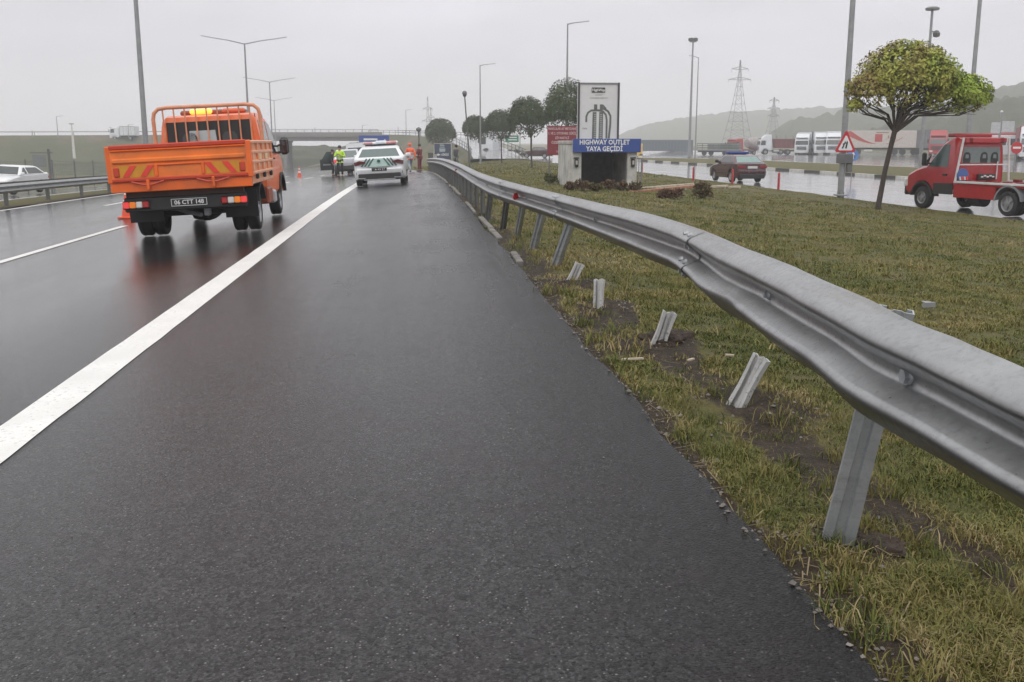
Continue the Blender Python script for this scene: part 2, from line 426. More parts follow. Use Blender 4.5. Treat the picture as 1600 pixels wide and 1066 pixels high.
# ---------------------------------------------------------------- setting: ground sheets in road coordinates
def ys_list(y0, y1, first=.3, grow=1.06, cap=8.):
    out = [y0]; s = first
    while out[-1] < y1: out.append(min(y1, out[-1]+s)); s = min(cap, s*grow)
    return out
def sheet(name, xls, Ys, zf, m, dirt=None, kind='structure', skirt=False, smooth=40):
    V = []; A = []; nx = len(xls) if not callable(xls) else len(xls(Ys[0]))
    for Y in Ys:
        row = xls(Y) if callable(xls) else xls
        for xl in row:
            V.append((xl+cshift(Y), Y, zf(xl, Y))); A.append(dirt(xl, Y) if dirt else 0)
    F = []
    for j in range(len(Ys)-1):
        for i in range(nx-1):
            a = j*nx+i; F.append((a, a+1, a+nx+1, a+nx))
    if skirt:
        k = len(V); idx = [j*nx+nx-1 for j in range(len(Ys))]
        for q in idx: V.append((V[q][0]+.03, V[q][1], V[q][2]-.08)); A.append(0)
        for j in range(len(idx)-1): F.append((idx[j], k+j, k+j+1, idx[j+1]))
    o = from_arrays(name, V, F, m, smooth=smooth, attrs={'dirt': A}); return tag(o, kind=kind)
def nz2(x, y, s=1., seed=0.): return mnoise.noise((x*s+seed, y*s-seed, seed*1.7))
STUBS = [(893, 437, 'a'), (936, 476, 'b'), (1030, 531, 'c'), (1160, 622, 'd')]
STUB_POS = [G(x, y) for x, y, _ in STUBS]; POST0 = G(1312, 838)
def edge_x(Y):
    return EDGE+.055*nz2(Y, 3, .9)+.035*nz2(Y, 9, 3.5)+.018*nz2(Y, 5, 11)
def verge_dirt(xl, Y):
    e = xl-edge_x(Y); d = 0.
    w = .12+.17*nz2(xl, Y, .8, 4)+(.18 if Y > 10 else .0)
    d = max(d, .95*(1-sstep(w*.5, w*1.6, e)))
    X = xl+cshift(Y)
    for i, p in enumerate(STUB_POS):
        r = math.hypot((X-p.x-.05)*1.1, (Y-p.y+.10)*.75)*(1+.75*nz2(X+i, Y, 2.6, 17)+.4*nz2(X, Y+i, 6, 23)); d = max(d, .85*(1-sstep(.08, .50, r)))
    r = math.hypot(X-POST0.x-.05, (Y-POST0.y)*.9); d = max(d, .8*(1-sstep(.05, .26, r)))
    if Y < 9.5: d = max(d, .85*sstep(.02, .34, nz2(xl*1.6, Y*.55, 1.5, 31)+.35*nz2(xl, Y, 5, 3))*(1-sstep(.25, .62, abs(e-.36))))
    if Y > 9.6: d = max(d, .8*(1-sstep(.25, .75, e))*(.7+.5*nz2(X, Y, 1.5, 2)))
    d += .28*max(0, nz2(X, Y, .55, 8)-.15)+.25*max(0, nz2(X, Y, 1.9, 12)-.3)
    return max(0., min(1., d))
ter_x = [-800, -500, -300, -180, -110, -75, -55, -42, -34, -30, -28.5, -20, -14, -6, 1.0, 2.5, 5, 9, 13, 16.4, 28, 32, 36, 40, 50, 60, 70, 78, 86, 95, 105, 125, 160, 220, 320, 500, 700, 900]
def ter_z(xl, Y):
    z = zl(xl, Y)-.14
    if xl > 110 or Y > 290: z += .8*nz2(xl, Y, .02, 3)*min(1, (max(xl-110, Y-290))/60)
    return z
tag(sheet('ground', ter_x, ys_list(-12, 1250, 2, 1.08, 40), ter_z, M_VERGE, smooth=60))
# highway: lanes and hard shoulder are one asphalt sheet
hw = sheet('highway', lambda Y: [-12.95, -10, -7, -4, -2, 0, .7, edge_x(Y)], ys_list(-4, 300, .12, 1.025, 6), zl, M_ROAD, skirt=True)
def strip(name, x0, x1, y0, y1, dzo=.006, m=None):
    Ys = [y0+(y1-y0)*i/max(2, int((y1-y0)/2.5)) for i in range(max(2, int((y1-y0)/2.5))+1)]
    return sheet(name, [x0, (x0+x1)/2, x1], Ys, lambda xl, Y: zl(xl, Y)+dzo, m or M_LINE)
eY = ys_list(-3, 150, .10, 1.03, 4)
sheet('edge_line', lambda Y: [-2.25+.007*nz2(Y, 1, 5)+.008*nz2(Y, 1, 17), -2.1, -1.97+.007*nz2(Y, 4, 5)+.008*nz2(Y, 8, 17)], eY, lambda xl, Y: zl(xl, Y)+.004, M_LINE)
for k in range(5): strip('lane_dash', -5.99, -5.83, 14.5+14.5*k, 21.3+14.5*k)
for k in range(4): strip('lane_dash', -9.35, -9.19, 31.5+17*k, 38+17*k)
strip('median_line', -12.62, -12.42, 0, 150)
# verge between highway and service road
vx = [0.95, 1.05]+[1.12+.07*i for i in range(12)]
while vx[-1] < SERV0-.3: vx.append(min(SERV0-.1, vx[-1]+max(.08, (vx[-1]-1.5)*.075)))
def verge_z(xl, Y):
    e = xl-EDGE
    z = zl(xl, Y)-.03+.028*nz2(xl, Y, 1.3, 1)*min(1, max(0, e)*2)+.012*nz2(xl, Y, 4.5, 5)
    X = xl+cshift(Y)
    for i, p in enumerate(STUB_POS):
        r = math.hypot(X-p.x, Y-p.y); z += .05*math.exp(-((r-.22)/.12)**2)*(1 if Y < p.y+.05 or X > p.x else .2)-.05*math.exp(-(r/.13)**2)
    r = math.hypot(X-POST0.x, Y-POST0.y); z += .03*math.exp(-((r-.14)/.07)**2)
    if xl > SERV0-1.2: z += .05
    return z
sheet('grass_verge', vx, ys_list(.6, 255, .07, 1.022, 5), verge_z, M_VERGE, dirt=verge_dirt)
# service road, access road and lorry park: one wet sheet, the grass island on it
sheet('service_road', [SERV0-.3, 20, 24, SERV1, 34, ISL1, 48, 62, 75, 90, 108], ys_list(-4, 262, 2, 1.05, 6), zl, M_SERV)
def isl(Y): 
    t = sstep(131, 112, Y); mid = 31.
    a = mid+(SERV1+.25-mid)*t; b = mid+(ISL1-mid)*t
    return [a, a+.3*t+.02, (a+b)/2, b-.3*t-.02, b]
sheet('traffic_island', isl, ys_list(10, 131, 1, 1.05, 4), lambda xl, Y: zl(xl, Y)+.16+.03*nz2(xl, Y, .4), M_VERGE, dirt=lambda x, y: .12*max(0, nz2(x, y, .3)))
KERBW = mat('kerb_white', (.6, .59, .55), .6, var=.15, dirt=.5); KERBY = mat('kerb_dark', (.06, .055, .045), .6, var=.3)
def kerb_run(name, x0, x1, y0, y1, h, m1, step=1.9, m2=None):
    mb = MB(); mb2 = MB(); y = y0; k = 0
    while y < y1:
        t = (mb, mb2)[k % 2] if m2 else mb; y2 = min(y+step*.985, y1); xa = x0(y) if callable(x0) else x0
        P = [(xa+cshift(q)+w, q, zl(xa, q)+hh) for q in (y, y2) for w in (0, x1) for hh in (-.1, h)]
        t.add(P, [(0, 1, 3, 2), (4, 6, 7, 5), (0, 4, 5, 1), (2, 3, 7, 6), (1, 5, 7, 3)]); y += step; k += 1
    tag(mb.build(name, m1), kind='structure')
    if m2: tag(mb2.build(name, m2), kind='structure')
kerb_run('island_kerb', lambda Y: isl(Y)[0]-.22, .22, 12, 128, .17, KERBW, 2.6, KERBY)
kerb_run('island_kerb', lambda Y: isl(Y)[4]+.0, .2, 12, 128, .17, KERBW, 3.0)
# broken concrete edging along the hard shoulder
rk = random.Random(3); mb = MB(); y = 11.2
while y < 75:
    L = rk.uniform(.8, 2.2); w = rk.uniform(.06, .10); x = EDGE+.03+rk.uniform(-.012, .015)
    if rk.random() < .86:
        mb.box((x+w/2+cshift(y), y+L/2, zl(x, y+L/2)-.045), (w, L*.992, .12+rk.uniform(-.01, .015)), rz=rk.uniform(-.04, .04), rx=rk.uniform(-.01, .01), b=.012)
    y += L
tag(mb.build('kerb', mat('old_kerb', (.19, .18, .165), .85, var=.35, bump=.5, dirt=.9)), kind='structure')
# median and the opposite carriageway
M_MED = M_VERGE
sheet('median', [-16.2, -15.4, -14.6, -13.8, -13.2, -12.9], ys_list(4, 290, .8, 1.03, 6), lambda xl, Y: zl(xl, Y)+.02+.05*nz2(xl, Y, .7), M_VERGE, dirt=lambda x, y: .30+.3*nz2(x, y, .4)+(.35 if x > -13.4 else 0))
sheet('opposite_carriageway', [-28, -24, -20, -16.1], ys_list(4, 290, 1, 1.04, 6), lambda xl, Y: zl(xl, Y)+.01, M_SERV)
strip('opposite_edge_line', -16.9, -16.7, 10, 150, .02); strip('opposite_edge_line', -27.4, -27.2, 10, 150, .02)

# ---------------------------------------------------------------- overpass, ramps and embankments
M_EMB = NB('embankment_grass'); _n = M_EMB.noise(.07, 7, .68); _n2 = M_EMB.noise(1.3, 5, .6)
M_EMB.L(M_EMB.mix(M_EMB.rng(_n2, .35, .7, 0, .6), M_EMB.ramp(_n, [(.32, (.036, .055, .013)), (.5, (.07, .078, .026)), (.60, (.15, .10, .075)), (.75, (.055, .066, .02))]), (.06, .06, .03)), M_EMB.b.inputs['Base Color'])
M_EMB.b.inputs['Roughness'].default_value = .85; M_EMB = M_EMB.m
def road_ribbon(name, pts, half, m, zo=0., below=None, slope=1.7, lm=None):
    """ribbon following 3-D points; with below: an earth embankment under it"""
    P = [Vector(p) for p in pts]; V = []; F = []
    for i, p in enumerate(P):
        t = (P[min(i+1, len(P)-1)]-P[max(i-1, 0)]); t.z = 0; t.normalize(); n = Vector((t.y, -t.x, 0))
        row = [p-n*half, p+n*half]
        if below is not None:
            zb = [below(q.x, q.y) for q in row]
            l = row[0]-n*(max(.5, row[0].z-zb[0]))*slope; r = row[1]+n*(max(.5, row[1].z-zb[1]))*slope
            l.z = below(l.x, l.y)-.3; r.z = below(r.x, r.y)-.3; a_, b_ = row[0]-Vector((0, 0, .06)), row[1]-Vector((0, 0, .06))
            mid = lambda p, q, u: (lambda w: w+Vector((0, 0, .55*nz2(w.x, w.y, .16, 5)+.3*nz2(w.x, w.y, .5, 9))))(p+(q-p)*u)
            row = [l, mid(l, a_, .2), mid(l, a_, .4), mid(l, a_, .6), mid(l, a_, .8), a_, b_, mid(b_, r, .25), mid(b_, r, .5), mid(b_, r, .75), r]
        V += [q+Vector((0, 0, zo)) for q in row]
    k = len(V)//len(P)
    for i in range(len(P)-1):
        for j in range(k-1): F.append((i*k+j, i*k+j+1, (i+1)*k+j+1, (i+1)*k+j))
    return tag(from_arrays(name, V, F, m, smooth=50), kind='structure')
def resample(pts, n):
    P = [Vector(p) for p in pts]; tab = [0]
    for a, b in zip(P, P[1:]): tab.append(tab[-1]+(b-a).length)
    ax = [[(tab[i], P[i][k]) for i in range(len(P))] for k in range(3)]
    return [Vector(tuple(smooth_interp(ax[k], tab[-1]*i/(n-1)) for k in range(3))) for i in range(n)]
DECK_L, DECK_R = Vector((-55, 256, 3.05)), Vector((-8, 256, 3.25))
left_pts = resample([(-230, 175, 2.6), (-165, 205, 2.7), (-110, 238, 2.75), (-75, 252, 2.95), DECK_L], 70)
right_pts = resample([DECK_R, (-1, 247, 3.1), (4.5, 228, 2.7), (8.5, 200, 2.0), (10.8, 172, .95), (11.3, 146, .05), (10.6, 122, -.60)], 48)
road_ribbon('embankment', left_pts, 7, M_EMB, 0, lambda x, y: gz(x, y)-.3, 1.6)
road_ribbon('embankment', right_pts, 3.6, M_EMB, 0, lambda x, y: gz(x, y)-.2, 1.2)
road_ribbon('overpass_road', left_pts, 6, M_SERV, .02); road_ribbon('ramp_road', right_pts, 3.2, M_SERV, .02)
ov = thing('overpass', 'grey concrete overpass bridge crossing the highway in the mist', 'bridge', (0, 0, 0))
OVC = mat('overpass_concrete', (.20, .19, .18), .8, var=.15, vscale=.4)
mb = MB(); L = (DECK_R-DECK_L).length; cm = (DECK_L+DECK_R)/2
mb.box((cm.x, cm.y, cm.z-.3), (L+2, 14, .6)); 
for k in range(6): mb.box((cm.x, cm.y-6+2.4*k, cm.z-1.05), (L+1, .7, .95))
mb.build('deck', OVC, ov)
MB().box((cm.x, cm.y-6.9, cm.z+.12), (L+2, .35, .9), b=.03).build('parapet', OVC, ov)
mb = MB()
for k in range(25): mb.box((DECK_L.x+L*k/24, cm.y-6.9, cm.z+.85), (.08, .08, .7))
mb.box((cm.x, cm.y-6.9, cm.z+1.2), (L, .1, .1)); mb.box((cm.x, cm.y-6.9, cm.z+.85), (L, .07, .07)); mb.build('railing', M_DARKPOST, ov)
for xx, nm in ((DECK_L.x-1, 'abutment'), (DECK_R.x+1.5, 'abutment')):
    MB().box((xx, cm.y, cm.z-4.6), (3.2, 14.5, 8), b=.05).build(nm, OVC, ov)
mb = MB()
for k in range(4): mb.lathe([(0, 0), (.55, 0), (.55, 6.3), (0, 6.3)], (-30.5, cm.y-5+3.3*k, -4.9), n=14)
mb.box((-30.5, cm.y, 1.55), (1.3, 12.5, .6)); mb.build('pier', OVC, ov)
# steel safety barriers and mesh along the embankments
def barrier(name, label, pts, side, hgt=.8, post=4., m=M_STEEL, double=False, cat='guardrail', grp=None):
    P = [Vector(p) for p in pts]; off = []
    for i, p in enumerate(P):
        t = P[min(i+1, len(P)-1)]-P[max(i-1, 0)]; t.z = 0; t.normalize(); off.append(p+Vector((t.y, -t.x, 0))*side)
    o = thing(name, label, cat, off[0], group=grp); b0 = off[0]
    mb = MB()
    for dzv in ((hgt, hgt-.45) if double else (hgt,)): mb.tube([q-b0+Vector((0, 0, dzv)) for q in off], .13 if not double else .05, 6)
    mb.build('rail', m, o)
    d = 0; mbp = None
    for a, b in zip(off, off[1:]):
        n = max(1, int((b-a).length/post))
        for k in range(n):
            q = a+(b-a)*k/n-b0; MB().box((q.x, q.y, hgt/2-.1+q.z), (.09, .09, hgt+.2)).build('post', M_DARKPOST, o)
    return o
barrier('guardrail', 'long steel guardrail along the overpass embankment at the far left', left_pts[6::3], 6.6, .8, 9)
barrier('ramp_railing', 'two-bar railing on the left edge of the ramp coming down from the overpass', right_pts[::2], 3.3, 1.0, 5, M_DARKPOST, True, 'railing')
barrier('ramp_railing', 'two-bar railing on the right edge of the ramp coming down from the overpass', right_pts[::2], -3.3, 1.0, 5, M_DARKPOST, True, 'railing')
# pale stone pitching on the embankment beside the bridge
# ---------------------------------------------------------------- hills
def forest_mat(name, a, b):
    q = NB(name); n1 = q.noise(.035, 6, .65); n2 = q.noise(.3, 4, .6)
    q.L(q.mix(q.rng(n2, .35, .7, 0, .7), q.mix(q.rng(n1, .35, .65), a, b), tuple(c*.45 for c in a)), q.b.inputs['Base Color']); q.b.inputs['Roughness'].default_value = .9; q.b.inputs['Specular IOR Level'].default_value = .1; return q.m
def hill(name, az0, az1, dist, tops, depth, m, amp, seed, nu=220):
    """wooded ridge seen between two pixel columns; tops: (pixel x, pixel y of the crest)"""
    V = []; F = []; nv = 14
    for i in range(nu):
        px = az0+(az1-az0)*i/(nu-1); r = ray(px, 222); d0 = Vector((r.x, r.y, 0)).normalized()
        yc = smooth_interp(tops, px); hgt = HCAM+(222-yc)/FPX*dist*1.0
        for j in range(nv):
            t = j/(nv-1); d = dist-depth*(1-t); z = -1.5+(hgt+1.5)*math.sin(t*math.pi/2)**1.2
            p = d0*d; k = amp*(.25+.75*t)*sstep(0, .12, i/(nu-1))
            z += k*(1.1*abs(nz2(p.x, p.y, .11, seed))+.9*nz2(p.x, p.y, .035, seed)+.5*abs(nz2(p.x, p.y, .31, seed)))
            if j == 0: z = -6
            if name == 'far_wood': z = -7+(z+7)*(.55+.45*t)
            V.append((p.x, p.y, z))
        p = d0*(dist+60); V.append((p.x, p.y, -6))
    n1 = nv+1
    for i in range(nu-1):
        for j in range(nv): F.append((i*n1+j, (i+1)*n1+j, (i+1)*n1+j+1, i*n1+j+1))
    return tag(from_arrays(name, V, F, m, smooth=180), kind='structure')
FOR1 = forest_mat('forest_far', (.05, .065, .028), (.075, .08, .035)); FOR2 = forest_mat('forest_near', (.04, .052, .02), (.06, .066, .026))
hill('hill', 940, 1700, 1150, [(940, 221), (990, 205), (1040, 193), (1120, 184), (1230, 178), (1330, 176), (1450, 178), (1700, 170)], 330, FOR1, 5, 3)
hill('hill', 1180, 1700, 640, [(1180, 221), (1220, 205), (1270, 192), (1330, 184), (1400, 180), (1460, 176), (1530, 163), (1600, 148), (1700, 138)], 220, FOR1, 5, 11)
hill('hill', 1290, 1700, 400, [(1290, 222), (1330, 216), (1380, 208), (1440, 198), (1490, 190), (1530, 174), (1570, 165), (1620, 166), (1700, 160)], 120, FOR2, 4.5, 21)
tag(hill('far_wood', 380, 640, 330, [(380, 236), (440, 232), (480, 227), (520, 231), (560, 227), (640, 232)], 30, FOR2, 1.6, 31), kind='stuff')
# ---------------------------------------------------------------- rain haze in the air
hz = MB().box((120, 640, 22), (2000, 1330, 70)).build('haze', mat('tmp_haze', (1, 1, 1))); tag(hz, kind='stuff')
hm = bpy.data.materials.new('haze_air'); hm.use_nodes = True; hm.node_tree.nodes.clear()
pv = hm.node_tree.nodes.new('ShaderNodeVolumePrincipled'); pv.inputs['Color'].default_value = (.97, .97, .985, 1); pv.inputs['Density'].default_value = .00105; pv.inputs['Anisotropy'].default_value = .0
oo = hm.node_tree.nodes.new('ShaderNodeOutputMaterial'); hm.node_tree.links.new(pv.outputs[0], oo.inputs['Volume'])
hz.data.materials.clear(); hz.data.materials.append(hm)
# ---------------------------------------------------------------- the bent guardrail
RAILX = [(-2.5, 1.52), (-.5, 1.44), (1.2, 1.38), (2.05, 1.355), (3.2, 1.37), (4.2, 1.47), (5.5, 1.61), (7.2, 1.665), (9.3, 1.69), (11.5, 1.63), (13.5, 1.50), (15.5, 1.39), (18, 1.30), (22, 1.265), (30, 1.25), (40, 1.25)]
def rail_x(Y): return smooth_interp(RAILX, Y) if Y < 40 else 1.25+cshift(Y)
def on_rail(px, py):
    r = ray(px, py); r = r/r.y; a, b = .8, 70.
    f = lambda Y: r.x*Y-rail_x(Y)
    for _ in range(50):
        m = (a+b)/2
        if (f(a) <= 0) != (f(m) <= 0): b = m
        else: a = m
    return a, HCAM+r.z*a
TOPS = [(1600, 589), (1540, 562), (1500, 545), (1466, 529), (1429, 515), (1397, 502), (1366, 486), (1334, 469), (1274, 443), (1207, 412), (1130, 380), (1050, 347), (1000, 332), (932, 317), (865, 301), (797, 284.5), (760, 273.5)]
BOTS = [(1600, 797), (1540, 760), (1475, 720), (1420, 690), (1380, 667), (1341, 642), (1310, 613), (1286, 591), (1240, 560), (1196, 527), (1176, 511), (1152, 497), (1129, 483), (1117, 472), (1093, 448), (1074, 430), (1050, 420), (998, 398), (932, 369), (865, 342), (806, 321), (770, 309)]
top_t = sorted(on_rail(*p) for p in TOPS); bot_t = sorted(on_rail(*p) for p in BOTS)
def rail_top(Y):
    far = zl(EDGE, min(Y, 80))+.80
    if Y < top_t[0][0]: return top_t[0][1]+.0*(Y)
    if Y > 20: return far if Y > 26 else top_t[-1][1]*(26-Y)/6+far*(Y-20)/6 if top_t[-1][0] < 20 else far
    return smooth_interp(top_t, Y)
def rail_bot(Y):
    if Y < bot_t[0][0]: return bot_t[0][1]
    if Y > 15: 
        t = min(1, (Y-15)/4); return (rail_top(Y)-.31)*t+(1-t)*smooth_interp(bot_t, min(Y, bot_t[-1][0]))
    return smooth_interp(bot_t, Y)
rail = thing('guardrail', 'long bent galvanised guardrail along the hard shoulder, torn off its posts in the foreground', 'guardrail', (1.4, 3.5, 0))
RB = Vector((1.4, 3.5, 0))
# W section: (height fraction from the top, how far it stands out towards the road)
PROF = [(0, 0), (.02, .004), (.05, .026), (.12, .072), (.16, .086), (.20, .092), (.24, .088), (.28, .074), (.42, .014), (.455, .004), (.49, .002), (.53, .002), (.56, .010), (.66, .074), (.69, .088), (.725, .092), (.76, .089), (.80, .078), (.90, .040), (.97, .012), (1, 0)]
def rail_frame(Y):
    d = .06; t = Vector((rail_x(Y+d)-rail_x(Y-d), 2*d, 0)).normalized(); return Vector((-t.y, t.x, 0))
def rail_pt(Y, f, out, twist=None):
    n = rail_frame(Y); zt, zb = rail_top(Y), rail_bot(Y)
    k = 1+.12*math.exp(-((Y-5.15)/.26)**2)*(1 if f > .5 else 0)-.25*math.exp(-((Y-4.55)/.3)**2)*(1 if f > .6 else 0)
    out = out*k+.005*nz2(Y, f*2, 1.7, 6)+.003*nz2(Y, f*3, 5, 2)*math.exp(-((Y-4.2)/2.2)**2)
    out -= .012*math.exp(-abs(Y-2.62)/.14)*math.exp(-((f-.5)/.22)**2)+.010*math.exp(-abs(Y-4.35)/.2)*math.exp(-((f-.75)/.2)**2)+.008*math.exp(-abs(Y-3.5)/.16)*math.exp(-((f-.3)/.25)**2)
    p = Vector((rail_x(Y), Y, zt+(zb-zt)*f))+n*out
    lean = -.05*(1-f)*math.exp(-((Y-4)/4)**2)          # the torn length leans back
    return p-n*(-lean)
Ysr = []; y = -2.5
while y < 62.6: Ysr.append(y); y += .045 if y < 8 else (.12 if y < 20 else .5)
V = []; F = []; n = len(PROF)
for Y in Ysr:
    for f, o in PROF: V.append(rail_pt(Y, f, o)-RB)
    for f, o in PROF: V.append(rail_pt(Y, f, o-.005)-RB)
for i in range(len(Ysr)-1):
    a = i*2*n; b = a+2*n
    for j in range(n-1):
        F.append((a+j, b+j, b+j+1, a+j+1)); F.append((a+n+j, a+n+j+1, b+n+j+1, b+n+j))
    F.append((a, a+n, b+n, b)); F.append((a+n-1, b+n-1, b+2*n-1, a+2*n-1))
from_arrays('rail_beam', V, F, M_STEEL, rail, smooth=60)
def lap(Ya, Yb):
    V = []; F = []; n = len(PROF); ys = [Ya+(Yb-Ya)*k/8 for k in range(9)]
    for Y in ys:
        for f, o in PROF: V.append(rail_pt(Y, f, o+.006)-RB)
    for i in range(8):
        for j in range(n-1): F.append((i*n+j, (i+1)*n+j, (i+1)*n+j+1, i*n+j+1))
    from_arrays('lap_joint', V, F, M_STEEL, rail, smooth=60)
for ya in (5.58, 11.0, 15.2, 19.4): lap(ya, ya+.34)
def channel(name, p0, p1, face, w, d, m, parent=None, t=.006, ragged=0., loc=None):
    """rolled channel post from p0 to p1; the web faces 'face', flanges behind"""
    p0, p1 = Vector(p0), Vector(p1); ax = (p1-p0).normalized(); fx = Vector(face); fx = (fx-ax*fx.dot(ax)).normalized(); sx = fx.cross(ax).normalized()
    prof = [(-w/2, -d), (-w/2, 0), (-w*.18, 0), (-w*.12, -.014), (w*.12, -.014), (w*.18, 0), (w/2, 0), (w/2, -d), (w/2-.022, -d), (w/2-.022, -d+t), (w/2-t, -d+t), (w/2-t, -t), (w*.18, -t), (w*.12, -.014-t), (-w*.12, -.014-t), (-w*.18, -t), (-w/2+t, -t), (-w/2+t, -d+t), (-w/2+.022, -d+t), (-w/2+.022, -d)]
    rr = random.Random(hash(name) % 99+int(p0.y*100)); o = loc or Vector((0, 0, 0)); n = len(prof); lay = 5; vs = []; fs = []
    for k in range(lay):
        for i, (a, b) in enumerate(prof):
            u = k/(lay-1)
            q = p0+(p1-p0)*u+sx*a+fx*b
            if k == lay-1 and ragged: q += ax*ragged*(.6*math.sin(a*70)+rr.uniform(-.3, .3))
            q += sx*(.005 if ragged else .004)*math.sin(u*5+a*30)+fx*(.006*u*u*math.sin(a*55) if ragged else 0)
            vs.append(q-o)
    for k in range(lay-1):
        for i in range(n): fs.append((k*n+i, k*n+(i+1) % n, (k+1)*n+(i+1) % n, (k+1)*n+i))
    fs += [tuple(range(n))[::-1], tuple(range((lay-1)*n, lay*n))]
    return MB().add(vs, fs).build(name, m, parent, smooth=35)
b0 = POST0-Vector((0, 0, .25)); tip = AT(1402, 487, 3.02)
dirv = (tip-POST0).normalized()
channel('post', POST0-dirv*.25, tip, (-.35, -.92, .1), .105, .05, M_POST, rail, loc=RB)
for (bx, by), (tx, ty) in (((866, 413), (885, 338)), ((831, 387), (839, 331)), ((806, 367), (810, 314)), ((784, 355), (786, 300)), ((760, 342), (761, 296))):
    b = G(bx, by); Y, z = on_rail(tx, ty); nn = rail_frame(Y)
    t = Vector((rail_x(Y), Y, z))-nn*.05; ax = (t-b).normalized()
    channel('post', b-ax*.25, t, (-.85, -.5, 0), .105, .055, M_POST if by > 360 else M_DARKPOST, rail, loc=RB)
Y = G(760, 342).y+1.65
while Y < 62.5:
    x = rail_x(Y)+.05
    channel('post', (x, Y, zl(EDGE+.15, Y)-.2), (x+.005, Y, rail_top(Y)-.05), (-.9, -.4, 0), .105, .055, M_DARKPOST, rail, loc=RB); Y += 1.65
def bolt(Y, f, r=.014):
    n = rail_frame(Y); o = interp(PROF, f); p = rail_pt(Y, f, o)-RB; mb = MB()
    mb.tube([p-n*.004, p+n*.010], [r*1.5, r*1.2], 10); mb.tube([p+n*.008, p+n*.022], r, 6)
    mb.build('bolt', M_POST, rail, smooth=35)
for Ys in (5.75, 11.2, 15.4): 
    for d in (-.10, .0): 
        for f in (.10, .36, .64, .88): bolt(Ys+d, f)
bolt(2.62, .47, .022); bolt(4.0, .46, .016); bolt(9.2, .5, .016); bolt(13.3, .5); bolt(17.6, .5)
def reflector(px, py):
    Y, z = on_rail(px, py); n = rail_frame(Y); p = Vector((rail_x(Y), Y, z))+n*.075-RB
    MB().prism([(-.02, -.055), (.035, -.06), (.055, -.01), (.045, .035), (.0, .055), (-.02, .02)], 0, .05, lambda u, v, h: p+n*(u-.03)+Vector((-n.y, n.x, 0))*h+Vector((0, 0, v))).build('reflector', mat('red_reflector', (.35, .015, .02), .3, var=.3), rail)
reflector(812, 307); reflector(716, 267)
# a torn post end showing behind the rail is part of the bent post; sheared stubs stand free in the verge
def stub(i, label, h, w, tilt, face, ragged):
    p = STUB_POS[i]; o = thing('post_stub', label, 'post stub', p, group='sheared guardrail posts in the verge')
    t = Vector((tilt[0], tilt[1], 1)).normalized()
    channel('steel_section', p-t*.12, p+t*h, face, w, .038, M_STUB, o, ragged=ragged, loc=p); return o
stub(3, 'pale sheared guardrail post stub nearest the camera, tilted right over bare soil', .25, .095, (.42, -.16), (.86, .50, -.1), .016)
stub(2, 'pale flat-faced guardrail post stub in front of a small dark soil mound', .215, .098, (.30, -.14), (.05, 1, 0), .014)
stub(1, 'pale upright guardrail post stub with its flange turned to the road', .215, .085, (.05, 0), (.62, .78, 0), .016)
stub(0, 'pale guardrail post stub farthest along the verge, leaning right just before the first standing post', .185, .095, (.48, -.1), (.0, 1, 0), .012)

# ---------------------------------------------------------------- guardrail on the median, far left
ml = thing('guardrail', 'grey steel guardrail on the median at the left, behind the orange truck', 'guardrail', (-14, 40, 0)); mb0 = Vector((-14, 40, 0))
PR2 = [(0, 0), (.1, .04), (.25, .08), (.40, .03), (.5, 0), (.6, .03), (.75, .08), (.9, .04), (1, 0)]
for side, xx in ((1, -13.75), (-1, -14.55)):
    V = []; F = []; n = len(PR2); Yq = [8+2.5*k for k in range(70)]
    for Y in Yq:
        for f, o in PR2: V.append(Vector((xx+cshift(Y)+side*o, Y, zl(-14, Y)+.76-.31*f))-mb0)
    for i in range(len(Yq)-1):
        for j in range(n-1): F.append((i*n+j, (i+1)*n+j, (i+1)*n+j+1, i*n+j+1))
    from_arrays('rail_beam', V, F, M_POLE, ml, smooth=60)
for k in range(34):
    Y = 20+4*k; q = Vector((-13.85+cshift(Y), Y, zl(-14, Y)+.26))-mb0; MB().box(q, (.12, .1, .9)).build('post', M_DARKPOST, ml)
# ---------------------------------------------------------------- vehicles
def wheel(parent, x, y, r, w, side, rimm=RIM, dual=False, rr=.62, spokes=5, z=None):
    """tyre lathed about the x axis, rim as its sub-part; side = +1 / -1 is the outward direction"""
    z = r if z is None else z
    for k in range(2 if dual else 1):
        xc = x-side*k*(w+.05)
        s = w/2
        t = MB().lathe([(r*rr, -s), (r*.86, -s), (r*.95, -s*.92), (r, -s*.7), (r, -s*.2), (r*.985, -s*.15), (r*.985, s*.15), (r, s*.2), (r, s*.7), (r*.95, s*.92), (r*.86, s), (r*rr, s)], (xc, y, z), 'x', 28).build('wheel', RUBBER, parent, smooth=40)
        if k == 0:
            o = side*s; mb = MB()
            mb.lathe([(r*rr*1.02, o*.95), (r*rr*.93, o*.85), (r*rr*.85, o*.35), (r*.26, o*.45), (r*.20, o*.95), (0, o*1.0)], (xc, y, z), 'x', 24)
            for q in range(spokes):
                a = 2*math.pi*q/spokes
                mb.box((xc+o*.62, y+math.cos(a)*r*rr*.55, z+math.sin(a)*r*rr*.55), (.035, r*rr*.8, r*.13), rx=a)
            mb.build('rim', rimm, t, smooth=40)
def arch(cy, r, zc, z0):
    a = math.degrees(math.asin(max(-1, min(1, (z0-zc)/r)))); return arc(cy, zc, r, 180-a, a, 12)
